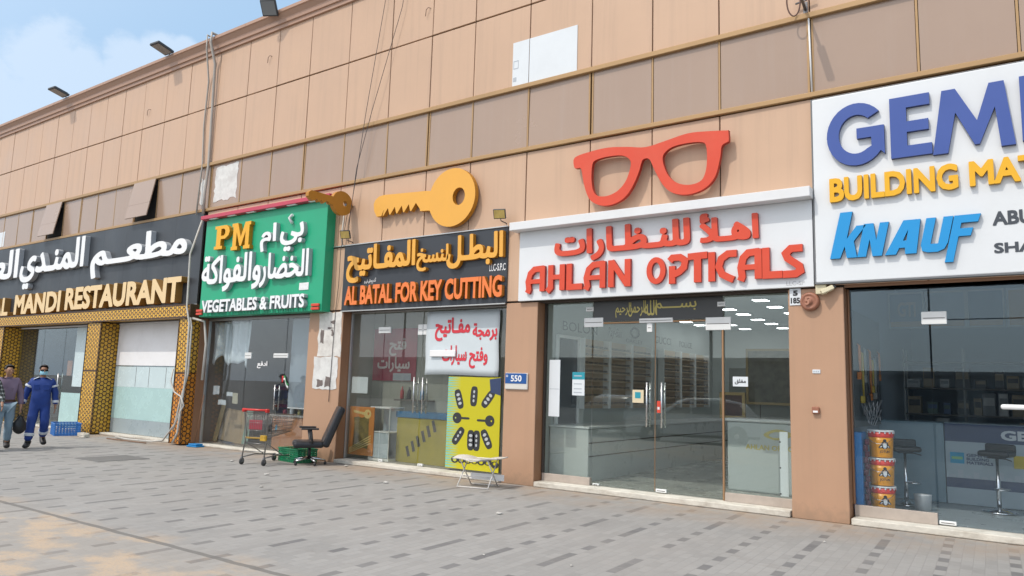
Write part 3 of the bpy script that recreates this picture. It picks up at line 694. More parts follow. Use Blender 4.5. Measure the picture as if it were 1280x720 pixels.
def slab_M(x0, x1, z0, z1):
    X = lambda u: x0+(x1-x0)*u
    Z = lambda v: z0+(z1-z0)*v
    out = [(0, 0), (.34, 0), (.34, .13), (.26, .13), (.26, .66), (.46, .13), (.54, .13), (.74, .66), (.74, .13), (.66, .13), (.66, 0), (1, 0), (1, .13), (.93, .13), (.93, .87), (1, .87), (1, 1), (.70, 1), (.5, .46), (.30, 1), (0, 1), (0, .87), (.07, .87), (.07, .13), (0, .13)]
    return [[(X(u), Z(v)) for u, v in out]]
b.shape(slab_P(-15.80, -15.22, 4.62, 5.18), yf, D, 0, 1); b.shape(slab_M(-15.13, -14.43, 4.55, 5.18), yf, D, 0, 1)
child(b, 'initials', [yl, yls], S)
b = MB(); b.arab('ام', -14.05, -13.50, 4.42, 5.05, yf, D, .026, 0, 1); b.arab('بي', -13.36, -12.58, 4.37, 4.98, yf, D, .026, 0, 1)
b.tube([(-13.05, gy-.05, 5.0), (-13.15, gy-.05, 5.12), (-13.05, gy-.05, 5.18)], .035, 6)
b.arab('والفواكة', -16.20, -13.95, 3.60, 4.48, yf, D, .026, 0, 1); b.arab('الخضار', -13.98, -12.36, 3.62, 4.38, yf, D, .026, 0, 1)
child(b, 'arabic_lettering', [wl, wls], S)
b = MB(); b.text('VEGETABLES & FRUITS', -16.10, -12.42, 3.125, 3.42, yf, D, .03, 0, 0, 1); child(b, 'english_lettering', [wl, wls], S)
b = MB(); b.box(-12.72, -12.42, gy-.012, gy-.0005, 3.51, 3.665, .003); b.mat(1).text('LLC', -12.69, -12.45, 3.54, 3.64, gy-.015, .003, .02)
child(b, 'small_plate', [white_paint, black_pl], S)
b = MB(); b.mat(0)
for x0, z0 in ((-12.26, 3.07), (-16.40, 3.09)):
    b = MB()
    for k in range(2): b.box(x0, x0+.24, gy-.05, gy-.013, z0+k*.075, z0+.055+k*.075, .006)
    child(b, 'red_tab', M2('signal red', (.62, .06, .03), .45), S)

# ---- key cutting sign
S = thing('shop_sign', 'dark key cutting sign with yellow Arabic and orange English letters', 'sign', (-9.5, 0, 3.7))
b = MB(); b.box(-11.62, -7.46, -.03, -.002, 3.055, 4.40, .004); child(b, 'sign_panel', M2('slate panel', (.034, .040, .050), .4, var=.1, scale=1.2), S)
b = MB(); b.box(-11.95, -7.46, -.05, -.002, 4.402, 4.425, .003); b.box(-11.62, -7.47, -.05, -.002, 3.03, 3.053, .003); child(b, 'sign_edge', alu, S)
kf, ks = M2('yellow letter face', (.76, .38, .055), .4, var=.03), M2('ochre letter side', (.50, .21, .012), .5, var=.06)
D = .085; yf = -.03-D; b = MB()
b.arab('البطـل', -8.78, -7.50, 3.72, 4.33, yf, D, .036, 0, 1); b.arab('لنسخ', -9.52, -8.74, 3.72, 4.20, yf, D, .034, 0, 1); b.arab('المفـاتيح', -11.44, -9.56, 3.60, 4.36, yf, D, .036, 0, 1)
child(b, 'arabic_lettering', [kf, ks], S)
b = MB(); b.text('AL BATAL FOR KEY CUTTING', -11.45, -7.50, 3.15, 3.54, yf, D, .035, 0, 0, 1)
child(b, 'english_lettering', [M2('orange letter face', (.80, .20, .045), .4, var=.03), M2('brown orange side', (.42, .15, .015), .5)], S)
b = MB(); b.text('LLC-S.P.C', -7.84, -7.49, 3.63, 3.76, -.036, .005, .01); b.arab('أ ذ م م ش ش و', -10.98, -10.66, 3.57, 3.69, -.036, .005, .02); child(b, 'small_lettering', white_paint, S)

# ---- the big key
def keyZ(pts): return pts
ko = [(-10.50, 5.30), (-9.32, 5.255)]
bow = [(-8.69+.555*math.cos(a), 5.06+.555*math.sin(a)) for a in [R(160-k*(312/40)) for k in range(41)]]
bow = [p for p in bow]
key = [(-10.72, 5.17), (-10.68, 5.25), (-10.58, 5.31), (-10.44, 5.325), (-9.33, 5.265)] + bow
key = key + [(-9.22, 4.87), (-9.46, 4.885), (-9.46, 4.92)]
tx = -9.52
for k in range(5): key += [(tx-.055, 5.06-.004*k), (tx-.055-.115, 4.915-.003*k), (tx-.055-.14, 4.915-.003*k)]; tx -= .185
key += [(-10.42, 5.03), (-10.49, 4.90), (-10.62, 4.90), (-10.70, 5.03)]
S = thing('key_sculpture', 'giant flat yellow key with five notches mounted above the key cutting sign', 'key sign', (-9.5, 0, 5.1))
b = MB(); b.shape([key, circle(-8.52, 5.06, .145, .165)], -.15, .10, 0, 1); child(b, 'key_body', [kf, ks], S)
b = MB()
for x, z in ((-10.2, 5.15), (-9.0, 5.3), (-9.0, 4.8)): b.tube([(x, -.06, z), (x, -.0, z)], .02)
child(b, 'standoff', steel, S)
# ---- projecting key
S = thing('key_sculpture', 'smaller ochre key sticking out sideways from the wall beside the green sign', 'key sign', (-11.5, 0, 5.2))
# drawn in the plane that stands out from the wall: u = distance from the wall
pk2 = [(.31+.27*math.cos(a), 5.24+.25*math.sin(a)) for a in [R(20+k*(320/30)) for k in range(31)]]
pk2 += [(.66, 5.155), (.66, 5.185), (.74, 5.19), (.80, 5.13), (.86, 5.19), (.92, 5.13), (.98, 5.19), (1.04, 5.13), (1.12, 5.14), (1.19, 5.20), (1.19, 5.27), (1.12, 5.325)]
m_ = curve_mesh([pk2, circle(.24, 5.24, .055, .06)])
b = MB(); b.add(m_, Matrix(((0, 0, -.09, -11.50), (-1, 0, 0, 0), (0, 1, 0, 0), (0, 0, 0, 1))), 0, None)
child(b, 'key_body', [M2('ochre key', (.46, .20, .018), .45, var=.06)], S)
b = MB(); b.tube([(-11.5, -.2, 5.24), (-11.5, .0, 5.24)], .028); child(b, 'wall_rod', M2('grey steel', (.22, .22, .23), .4, metal=.6), S)

# ---- glasses sculpture
gl = [(-6.06, 5.40), (-5.80, 5.455), (-5.45, 5.475), (-5.10, 5.43), (-4.78, 5.375), (-4.45, 5.42), (-4.10, 5.475), (-3.80, 5.455), (-3.50, 5.415), (-3.475, 5.40), (-3.47, 5.26), (-3.50, 5.235), (-3.575, 5.19), (-3.60, 5.02), (-3.67, 4.76), (-3.80, 4.61), (-3.98, 4.54), (-4.17, 4.535), (-4.36, 4.60), (-4.50, 4.74), (-4.63, 4.98), (-4.70, 5.14), (-4.745, 5.185), (-4.80, 5.19), (-4.845, 5.155), (-4.90, 4.98), (-5.01, 4.76), (-5.14, 4.61), (-5.32, 4.53), (-5.52, 4.525), (-5.70, 4.60), (-5.80, 4.72), (-5.88, 4.95), (-5.93, 5.19), (-6.0, 5.215), (-6.06, 5.235)]
lensL = [(-5.72, 5.24), (-5.64, 5.305), (-5.42, 5.325), (-5.18, 5.30), (-5.045, 5.20), (-5.05, 5.05), (-5.13, 4.86), (-5.27, 4.73), (-5.45, 4.675), (-5.62, 4.70), (-5.70, 4.80), (-5.735, 5.0)]
lensR = [(-9.545-x+.012, z) for x, z in lensL]
def crisp(pts, n=4):
    o = smooth_loop(pts, n); return o
S = thing('glasses_sculpture', 'giant flat orange red spectacles frame mounted above the optician sign', 'glasses sign', (-4.8, 0, 5))
redf = M2('orange red face', (.64, .060, .022), .38, var=.05, scale=2, dirt=.12, dirtcol=(.75, .25, .15)); reds = M2('dark red side', (.42, .03, .015), .5)
b = MB(); b.shape([crisp(gl), crisp(lensL), crisp(lensR)], -.165, .075, 0, 1); child(b, 'spectacle_frame', [redf, reds], S)
b = MB()
for x, z in ((-5.86, 5.33), (-3.66, 5.33), (-4.78, 5.28), (-5.4, 4.6), (-4.1, 4.6)): b.tube([(x, -.075, z), (x, 0, z)], .018)
child(b, 'standoff', steel, S)

# ---- optician sign
S = thing('shop_sign', 'white optician sign with red letters under a white ledge', 'sign', (-4.8, 0, 3.8))
b = MB(); b.box(-7.18, -2.36, -.07, -.002, 3.065, 4.262, .004); child(b, 'sign_panel', M2('white sign panel', (.70, .725, .745), .38, var=.025, scale=.8, dirt=.10), S)
b = MB(); b.box(-7.27, -2.34, -.27, -.002, 4.265, 4.405, .006); child(b, 'sign_ledge', M2('white ledge', (.70, .71, .72), .45, var=.03, dirt=.14, dirtcol=(.5, .46, .4)), S)
D = .055; yf = -.07-D; b = MB()
b.arab('للنـظـارات', -6.44, -4.08, 3.66, 4.19, yf, D, .042, 0, 1); b.arab('اهـلأ', -3.93, -3.07, 3.78, 4.22, yf, D, .042, 0, 1)
child(b, 'arabic_lettering', [redf, reds], S)
b = MB(); z0, z1 = 3.205, 3.635; hh = z1-z0
def glyph(x0, w, strokes, k0=0):
    for i, (pts, wd, closed) in enumerate(strokes):
        q = [(x0+u*w, z0+v*hh) for u, v in pts]
        b.shape([strip(q, wd)] if not closed else closed, yf-.0015*i, D, 0, 1)
SW = .100
Ag = [([(.10, -.04), (.17, .10), (.12, .40), (.22, .72), (.42, .88), (.86, .90)], SW, 0), ([(.82, .99), (.82, 0)], SW, 0), ([(.16, .40), (.80, .40)], SW*.75, 0)]
Hg = [([(.02, -.03), (.20, .12), (.20, 1.0)], SW, 0), ([(.82, 1.0), (.82, 0)], SW, 0), ([(.22, .52), (.80, .52)], SW*.8, 0)]
Lg = [([(.16, 1.0), (.16, .10), (.98, .10)], SW, 0)]
Ng = [([(.14, 0), (.14, 1.0)], SW, 0), ([(.86, 0), (.86, 1.0)], SW, 0), ([(.16, .96), (.84, .06)], SW*.9, 0)]
Tg = [([(0, .90), (1.0, .92)], SW, 0), ([(.5, .9), (.5, 0)], SW*1.1, 0)]
Ig = [([(.5, 1.0), (.5, 0)], SW, 0)]
Cg = [([(.95, .90), (.55, .90), (.25, .75), (.13, .48), (.28, .22), (.62, .08), (.80, .02)], SW, 0)]
Pg = [([(.18, 0), (.18, .62)], SW, 0), ([(.05, .80), (.20, .91), (.60, .91), (.86, .78), (.80, .55), (.55, .40), (.20, .30)], SW, 0)]
Sg = [([(.98, .91), (.40, .91), (.15, .76), (.25, .60), (.80, .34), (.85, .18), (.62, .09), (0.0, .09)], SW, 0)]
xs = -7.00
for gname, w in ((Ag, .41), (Hg, .36), (Lg, .30), (Ag, .42), (Ng, .40)):
    glyph(xs, w, gname); xs += w+.018
child(b, 'english_lettering', [redf, reds], S); b = MB()
x0 = -4.80
glyph(x0, .36, []); oz = [(x0+.18+.155*math.cos(2*math.pi*k/28), z0+hh*(.5+.48*math.sin(2*math.pi*k/28))) for k in range(28)]; oi = [(x0+.18+.070*math.cos(2*math.pi*k/28), z0+hh*(.5+.29*math.sin(2*math.pi*k/28))) for k in range(28)]
b.shape([oz, oi], yf, D, 0, 1); xs = x0+.385
for gname, w in ((Pg, .30), (Tg, .30), (Ig, .125), (Cg, .32), (Ag, .35), (Lg, .27), (Sg, .27)):
    glyph(xs, w, gname); xs += w
child(b, 'english_lettering', [redf, reds], S)
b = MB(); b.text('LLC-SP', -2.72, -2.48, 3.095, 3.15, -.073, .003, .0); child(b, 'small_lettering', M2('faded grey print', (.45, .46, .47), .6), S)

# ---- building materials sign
S = thing('shop_sign', 'large white building materials sign with blue, yellow and cyan raised letters', 'sign', (0, 0, 4.4))
b = MB(); b.box(-2.325, 2.9, -.10, -.002, 3.105, 5.655, .012, seg=2); child(b, 'sign_panel', M2('white sign panel', (.80, .805, .82), .38), S)
b = MB(); b.box(-2.345, -2.327, -.09, -.002, 3.09, 5.67, .002); b.box(-2.33, 2.9, -.095, -.002, 3.085, 3.104, .002); b.box(-2.33, 2.9, -.09, -.002, 5.657, 5.668, .002); child(b, 'sign_edge', M2('grey edge', (.16, .17, .18), .5), S)
bl, bls = M2('royal blue face', (.040, .085, .32), .35, var=.04, scale=1.5), M2('navy side', (.02, .04, .16), .5)
D = .06; yf = -.10-D; b = MB()
def ring_arc(cx, cz, rx, rz, a0, a1, n=26): return [(cx+rx*math.cos(R(a0+(a1-a0)*k/n)), cz+rz*math.sin(R(a0+(a1-a0)*k/n))) for k in range(n+1)]
gc = (-1.765, 5.055)
G_ = ring_arc(*gc, .365, .425, 40, 322) + [(-1.43, 4.74), (-1.43, 5.13), (-1.76, 5.13), (-1.76, 4.99), (-1.585, 4.99), (-1.585, 4.87)] + ring_arc(*gc, .215, .265, 305, 48)
b.shape([G_], yf, D, 0, 1)
b.shape([[(-1.36, 4.655), (-.895, 4.655), (-.895, 4.80), (-1.17, 4.80), (-1.17, 4.98), (-.925, 4.98), (-.925, 5.12), (-1.17, 5.12), (-1.17, 5.305), (-.905, 5.305), (-.905, 5.455), (-1.36, 5.455)]], yf, D, 0, 1)
Mz = [(0, 0), (.19, 0), (.30, .62), (.52, .08), (.58, .08), (.78, .62), (.83, 0), (1.0, 0), (.90, 1), (.72, 1), (.56, .45), (.31, 1), (.14, 1)]
b.shape([[(-.89+.86*u, 4.63+.81*v) for u, v in Mz]], yf, D, 0, 1)
for x0 in (.035, 1.03): b.shape([[(x0, 4.66), (x0+.18, 4.66), (x0+.18, 5.45), (x0, 5.45)]], yf, D, 0, 1)
b.shape([[(.31, 4.66), (.47, 4.66), (.47, 5.16), (.76, 4.66), (.93, 4.66), (.93, 5.45), (.77, 5.45), (.77, 4.95), (.48, 5.45), (.31, 5.45)]], yf, D, 0, 1)
child(b, 'blue_lettering', [bl, bls], S)
b = MB(); b.text('BUILDING', -2.115, -.635, 4.165, 4.495, yf, D, .038, 0, 0, 1); b.text('MATERIALS', -.52, 1.25, 4.175, 4.49, yf, D, .038, 0, 0, 1)
child(b, 'yellow_lettering', [M2('bright yellow face', (.78, .41, .006), .35), M2('dark yellow side', (.45, .24, .01), .5)], S)
b = MB()
kn = [('k', [[(0, 0), (.12, 0), (.16, .32), (.26, 0), (.0+.46, 0), (.33, .40), (.55, .70), (.36, .70), (.21, .47), (.33, 1), (.13+.05, 1)]], -2.13, -1.55+.0)]
def ital(loop, x0, w, z0_, h_, sl=.22): return [(x0+u*w+sl*v*h_, z0_+v*h_) for u, v in loop]
H_ = .43; zb = 3.405
b.shape([ital([(0, 0), (.40, 0), (.48, .36), (.66, 0), (1.06, 0), (.80, .50), (1.15, .97), (.78, .97), (.50, .58), (.50, 1.42), (.02, 1.42)], -2.13, .31, zb, H_)], yf, D, 0, 1)
b.shape([ital([(0, 0), (.36, 0), (.36, .52), (.62, 0), (1, 0), (1, 1), (.64, 1), (.64, .48), (.38, 1), (0, 1)], -1.80, .29, zb, H_)], yf, D, 0, 1)
b.shape([[(-1.475, zb), (-1.35, zb), (-1.31, zb+.08), (-1.245, zb+.08), (-1.245, zb), (-1.12, zb), (-1.06, zb+H_), (-1.25, zb+H_)], [(-1.265, zb+.17), (-1.225, zb+.17), (-1.20, zb+.31)]], yf, D, 0, 1)
b.shape([ital([(0, .22), (.10, .05), (.32, 0), (.70, 0), (.92, .08), (1.0, .25), (1, 1), (.64, 1), (.64, .24), (.36, .24), (.36, 1), (0, 1)], -1.09, .29, zb, H_)], yf, D, 0, 1)
b.shape([ital([(0, -.32), (.36, -.32), (.36, .40), (.86, .40), (.90, .62), (.36, .62), (.36, .78), (1.05, .78), (1.1, 1), (0, 1)], -.79, .25, zb, H_)], yf, D, 0, 1)
child(b, 'cyan_lettering', [M2('cyan blue face', (.005, .27, .62), .35), M2('dark cyan side', (.004, .11, .24), .5)], S)
b = MB(); b.text('ABU DHABI', -.31, .75, 3.68, 3.85, -.106, .005, .035); b.text('SHARJAH', -.31, .55, 3.31, 3.47, -.106, .005, .035); child(b, 'grey_lettering', M2('charcoal print', (.05, .06, .075), .5), S)

# ================================================================ things fixed to the facade
def flood(name, label, loc, rz, tilt, arm, s=1.0, grp=None, amber=False, ln=1.0):
    t = thing(name, label, 'floodlight', loc, rz, grp)
    Mx = Matrix.Rotation(tilt, 4, 'X') @ Matrix.Diagonal((1, 1, ln, 1))
    b = MB(); b.box(-.19*s, .19*s, -.035*s, .035*s, -.15*s, .15*s, .012*s, M=Mx)
    for k in range(7): b.box((-.17+k*.05)*s, (-.162+k*.05)*s, .035*s, .065*s, -.12*s, .12*s, M=Mx)
    b.build('lamp_housing', M2('graphite housing', (.05, .055, .06), .5), t)
    b = MB(); b.box(-.165*s, .165*s, -.040*s, -.0355*s, -.125*s, .125*s, M=Mx); b.build('lamp_glass', M2('amber lamp glass', (.55, .40, .12), .2, var=.25, scale=9) if amber else M2('grey lamp glass', (.20, .22, .23), .12), t)
    b = MB(); b.tube([(0, .05*s, -.02), *arm], .018*s); b.build('bracket', M2('grey steel', (.22, .22, .23), .4, metal=.6), t)
    return t
for (x, y, z, rz, tl, ln), lb in zip(((-24.75, -.42, 10.40, R(4), R(78), 1.65), (-18.85, -.42, 10.39, R(4), R(78), 1.65), (-14.35, -.36, 10.30, R(28), R(38), 1.25)),
    ('small dark floodlight on the roof edge nearest the left end', 'dark floodlight on the roof edge beside the pale conduits', 'upright floodlight on the roof edge turned towards the street, right of the conduits')):
    flood('roof_floodlight', lb, (x, y, z), rz, tl, [(0, .22, -.08), (0, .33, -.16)] if ln > 1.5 else [(.08, .12, -.06), (.22, .28, -.14)], 1.0, 'floodlights along the roof edge', ln=ln)
flood('wall_floodlight', 'small amber floodlight at the left end of the key cutting sign', (-11.42, -.22, 4.60), R(20), R(25), [(0, .1, -.1), (0.08, .21, -.13)], .58, 'floodlights above the key cutting sign', True)
flood('wall_floodlight', 'small amber floodlight at the right end of the key cutting sign', (-7.52, -.22, 4.60), R(20), R(25), [(0, .1, -.1), (.08, .21, -.13)], .58, 'floodlights above the key cutting sign', True)
t = thing('cable_bracket', 'metal arm with a hanging cable loop above the white pipe', 'lamp arm', (-2.40, 0, 6.95))
b = MB(); b.tube([(0, -.0, .10), (0, -.25, .18), (0, -.62, .24)], .022); b.box(-.03, .03, -.012, 0, -.02, .22, .004); b.tube([(-.12, -.07, .19), (.14, -.07, .23)], .014); b.build('bracket', M2('grey steel', (.22, .22, .23), .4, metal=.6), t)
b = MB(); b.tube([(-.02+.09*math.cos(a)-.09, -.22-.04*math.sin(a), .16+.20*math.sin(a)) for a in [k*2*math.pi/24 for k in range(25)]], .011, 6); b.build('cable_loop', M2('brown cable', (.16, .09, .07), .5), t)
b = MB(); b.box(-.05, .05, -.86, -.50, .22, .27, .012); b.build('lamp_housing', M2('graphite housing', (.05, .055, .06), .5), t)
b = MB(); b.tube([(-2.355, -.028, 6.90), (-2.335, -.028, 5.80)], .013); tag(b.build('pipe', M2('white pvc', (.78, .78, .77), .4)), 'thin white upright pipe crossing the dark glass band', 'pipe')
# conduits
pvc = M2('pale grey conduit', (.40, .37, .33), .5, var=.1, scale=3)
b = MB(); b.tube([(-16.78, .3, 10.34), (-16.80, -.26, 10.36), (-16.80, -.27, 10.1), (-16.83, -.08, 9.6), (-16.80, -.06, 8.0), (-16.78, -.05, 6.9), (-16.78, -.09, 6.2), (-16.78, -.08, 5.66)], .036); tag(b.build('conduit', pvc), 'thicker pale conduit running down from the roof edge to the green sign', 'conduit')
b = MB(); b.tube([(-17.0, .3, 10.33), (-17.0, -.26, 10.35), (-16.98, -.26, 10.0), (-17.10, -.05, 9.2), (-17.16, -.04, 8.0), (-17.07, -.04, 7.0), (-17.05, -.10, 5.66)], .022); tag(b.build('conduit', pvc), 'thinner bent conduit left of the thick one below the roof edge', 'conduit')
wht = M2('white cable', (.50, .48, .44), .5, var=.12, scale=6)
for pts, r_, lb in (([(-16.78, -.09, 5.5), (-16.80, -.32, 4.6), (-16.74, -.32, 3.3), (-16.55, -.34, 2.9), (-16.52, -.33, 1.6), (-16.60, -.33, .9), (-16.62, -.36, .3), (-16.72, -.4, .06)], .024, 'thick white cable hanging down the edge of the lattice pillar'),
    ([(-16.70, -.28, 3.2), (-16.50, -.30, 2.8), (-16.48, -.30, 1.7), (-16.66, -.32, 1.1), (-16.75, -.36, .5), (-17.1, -.42, .10), (-17.5, -.45, .05), (-18.6, -.5, .04), (-19.4, -.35, .04)], .022, 'white cable running down and then along the ground past the restaurant'),
    ([(-16.72, -.28, 3.05), (-16.30, -.10, 2.95), (-16.24, -.05, 2.4), (-16.28, -.05, 1.55)], .03, 'short straight white conduit on the brown pillar of the green shop'),
    ([(-17.12, -.30, 1.8), (-17.14, -.33, 1.5), (-16.9, -.36, 1.25), (-16.6, -.36, 1.15), (-16.48, -.34, .95), (-16.62, -.35, .75), (-16.8, -.37, .35)], .018, 'thin white cable looping across the orange lattice')):
    b = MB(); P_ = []
    b.tube([tuple(v) for v in pts], r_); tag(b.build('cable', wht), lb, 'cable')
wire = M2('dark wire', (.07, .065, .07), .6)
for pts, lb in (([(-10.78, -.06, 10.3), (-10.79, -.07, 9.6), (-11.15, -.10, 7.2), (-11.28, -.13, 6.0), (-11.40, -.16, 4.9), (-11.5, -.05, 4.45)], 'leftmost black wire slanting down the wall to the key shop lamp'),
    ([(-10.15, -.06, 10.3), (-10.28, -.08, 9.3), (-10.95, -.12, 7.2), (-11.28, -.15, 6.0), (-11.44, -.12, 4.8)], 'slanting black wire right of the leftmost wall wire'),
    ([(-11.50, -.12, 5.1), (-11.62, -.14, 4.3), (-11.72, -.05, 3.6), (-11.80, -.02, 3.05), (-11.84, -.02, 1.2)], 'thin dark wire dangling beside the green sign down the pillar')):
    b = MB(); b.tube(pts, .0065, 5); tag(b.build('wire', wire), lb, 'wire')
for pts, lb in (([(-11.62, -.10, 5.1), (-11.66, -.10, 4.6), (-11.64, -.08, 4.42)], 'pale cable from the projecting key to the small floodlight'),):
    b = MB(); b.tube(pts, .018, 6); tag(b.build('cable', wht), lb, 'cable')
for (x, z, lb) in ((-9.56, 9.1, 'tiny bent hook sticking out of the upper tan panels'), (-14.6, 9.3, 'small curved wire end on the panels under the third roof floodlight'), (-19.9, 9.0, 'small curved wire end on the panels under the second roof floodlight')):
    b = MB(); b.tube([(x, .0, z), (x-.04, -.04, z+.01), (x-.08, -.05, z-.03), (x-.1, -.04, z-.16)], .007, 6); tag(b.build('wire_end', M2('brown cable', (.16, .09, .07), .5)), lb, 'wire')
# posters and plates
paper = M2('white paper', (.68, .72, .75), .6, var=.03, dirt=.05)
grey_print = M2('grey print', (.42, .46, .50), .6)
t = thing('poster', 'big blank white poster stuck across two upper tan panels', 'poster', (-6.8, 0, 7.4))
b = MB(); b.box(-7.49, -7.137, -.010, -.003, 7.0, 7.83, .001); child(b, 'left_sheet', paper, t)
b = MB(); b.box(-7.125, -6.14, -.010, -.003, 6.99, 7.83, .001); child(b, 'right_sheet', paper, t)
b = MB(); b.box(-7.47, -7.36, -.0125, -.0102, 7.32, 7.335); b.box(-7.47, -7.36, -.0125, -.0102, 7.46, 7.475); b.box(-7.47, -7.46, -.0125, -.0102, 7.335, 7.46); b.box(-7.37, -7.36, -.0125, -.0102, 7.335, 7.46); b.box(-7.47, -7.40, -.0125, -.0102, 7.08, 7.16); child(b, 'faint_mark', grey_print, t)
def ragged(x0, x1, z0, z1, n, amp, seed):
    r_ = random.Random(seed); P = []
    for (a, c) in (((x0, z0), (x1, z0)), ((x1, z0), (x1, z1)), ((x1, z1), (x0, z1)), ((x0, z1), (x0, z0))):
        for k in range(n): P.append((a[0]+(c[0]-a[0])*k/n+r_.uniform(-amp, amp), a[1]+(c[1]-a[1])*k/n+r_.uniform(-amp, amp)))
    return P
torn = M2('torn paper', (.66, .66, .64), .7, var=.15, scale=5, dirt=.5, dirtcol=(.32, .28, .26))
b = MB(); b.shape([ragged(-16.52, -15.62, 5.96, 6.84, 9, .035, 4)], .004, .006); tag(b.build('torn_poster', torn), 'torn white poster with grey stains on the dark band beside the conduits', 'poster')
b = MB(); b.shape([ragged(-17.12, -16.95, 5.95, 6.6, 6, .04, 9)], .004, .006); tag(b.build('torn_poster', torn), 'narrow torn paper scrap left of the conduits on the dark band', 'poster')
b = MB(); b.shape([ragged(-29.3, -28.65, 5.85, 6.37, 4, .015, 2)], .004, .006); tag(b.build('poster', paper), 'small white notice on the dark band above the restaurant at the far left', 'poster')
t = thing('address_plate', 'blue and white address plate numbered 550 on the tan pillar', 'address plate', (-7.2, 0, 1.7))
b = MB(); b.box(-7.43, -6.965, -.035, -.002, 1.565, 1.845, .03, seg=3); child(b, 'plate', M2('plate cream', (.62, .60, .56), .4), t)
b = MB(); b.box(-7.42, -6.985, -.041, -.0355, 1.665, 1.838, .002); child(b, 'blue_face', M2('sign blue', (.012, .085, .30), .35), t)
b = MB(); b.text('550', -7.30, -7.08, 1.70, 1.805, -.045, .003, .02); b.text('°', -7.40, -7.36, 1.77, 1.81, -.045, .003); child(b, 'number', white_paint, t)
t = thing('number_plate', 'white plate reading 5 over 185 under the optician sign', 'number plate', (-2.6, 0, 2.95))
b = MB(); b.box(-2.695, -2.545, -.012, -.002, 2.825, 3.055, .002); child(b, 'plate', paper, t)
b = MB(); b.text('5', -2.65, -2.585, 2.955, 3.03, -.015, .002, .06); b.text('185', -2.68, -2.56, 2.85, 2.93, -.015, .002, .04); child(b, 'number', black_pl, t)
t = thing('alarm_bell', 'round terracotta alarm bell beside the number plate', 'alarm bell', (-2.425, 0, 2.865))
terr = M2('terracotta plastic', (.30, .125, .075), .45, var=.12, scale=6)
b = MB(); b.lathe([(.125, .0), (.125, -.05), (.115, -.075), (.09, -.085), (.085, -.08), (.045, -.08), (.04, -.10), (.012, -.105)], (0, 0, 0), 'y', 28); b.build('bell_case', terr, t)
b = MB(); b.text('5', -.05, .01, -.05, .06, -.110, .006, .04); b.build('embossed_number', M2('terracotta light', (.42, .20, .13), .45), t)
t = thing('security_camera', 'cream wall camera on a bracket at the corner of the white sign', 'camera', (-2.27, 0, 3.0))
crm = M2('cream plastic', (.66, .60, .42), .45)
b = MB(); b.box(-.075, .06, -.06, -.002, -.04, .085, .006); b.build('mount_box', crm, t)
b = MB(); Mx = Matrix.Translation((.05, -.10, -.01)) @ Matrix.Rotation(R(-28), 4, 'Y') @ Matrix.Rotation(R(20), 4, 'Z'); b.box(-.05, .12, -.035, .035, -.03, .03, .008, M=Mx); b.build('camera_body', crm, t)
b = MB(); b.box(.121, .15, -.028, .028, -.024, .024, .006, M=Mx); b.build('lens_hood', black_pl, t)
t = thing('small_sensor', 'small terracotta box with a white strip halfway up the right pillar', 'sensor', (-2.385, 0, 1.42))
b = MB(); b.box(-.045, .045, -.05, -.002, -.045, .045, .008); b.build('sensor_case', terr, t)
b = MB(); b.box(-.03, .03, -.053, -.0505, -.03, -.005); b.build('white_strip', white_paint, t)
b = MB(); b.box(-2.42, -2.32, -.010, -.002, 1.905, 1.955, .002); b.mat(1); [b.box(-2.41+k*.028, -2.39+k*.028, -.012, -.0105, 1.92, 1.94) for k in range(3)]; tag(b.build('small_label', [paper, grey_print]), 'tiny white label on the right pillar above the sensor box', 'label')
# papers on the pillar of the key shop
pp = M2('old bills', (.66, .64, .60), .7, var=.2, scale=6, dirt=.45, dirtcol=(.30, .25, .22))
smd = M2('smudged print', (.16, .13, .12), .7, var=.3, scale=9)
def bills(lp, y, m_, lb, remnants):
    t = thing('pasted_bills', lb, 'poster', (-12, 0, 2)); b = MB(); b.shape([lp], y, .005); child(b, 'paper_sheet', m_, t)
    for x, z, w, h_ in remnants: b = MB(); b.shape([ragged(x, x+w, z, z+h_, 3, .02, int(x*100+z*10))], y-.002, .0015); child(b, 'print_remnant', smd, t)
bills(ragged(-12.30, -11.60, 2.12, 3.03, 7, .02, 11), -.006, pp, 'upper patch of old pasted bills on the pillar beside the office chair', ((-12.22, 2.4, .10, .28), (-11.95, 2.80, .14, .05), (-12.03, 2.7, .2, .02), (-11.9, 2.55, .05, .12)))
bills(ragged(-12.38, -11.66, 1.45, 2.10, 7, .02, 17), -.008, torn, 'lower white pasted bill with smudged pictures on the pillar beside the office chair', ((-12.25, 1.5, .18, .14), (-12.0, 1.5, .16, .2)))

# ================================================================ things stuck on the glass and inside the shops
cloth = M2('white banner cloth', (.58, .64, .67), .6, var=.04, scale=2)
t = thing('banner', 'white cloth banner with red Arabic writing across the key shop window', 'banner', (-8.6, 0, 2.4))
b = MB(); b.slab(16, 10, lambda u, v: (-9.48+1.72*u+.01*math.sin(9*v), .215+.0025*math.sin(14*u)*math.cos(3*v)-.003*(u > .53)*(u < .56), 1.79+1.19*v+.01*math.sin(5*u)), (0, -1, 0), .004); child(b, 'banner_cloth', cloth, t)
redp = M2('red print', (.62, .035, .055), .6, var=.1, scale=8); b = MB()
b.arab('مفـاتيح', -9.26, -8.42, 2.42, 2.86, .2075, .002, .034); b.arab('برمجة', -8.36, -7.80, 2.42, 2.74, .2075, .002, .03)
b.arab('سيارات', -9.06, -8.48, 1.97, 2.34, .2075, .002, .03); b.arab('وفتح', -8.42, -8.0, 1.92, 2.30, .2075, .002, .03)
child(b, 'red_lettering', redp, t)
b = MB(); b.box(-9.34, -8.72, .170, .196, 2.13, 2.25, .006); tag(b.build('lamp_tube', white_paint), 'white strip fixed across the writing of the key shop banner', 'strip light')
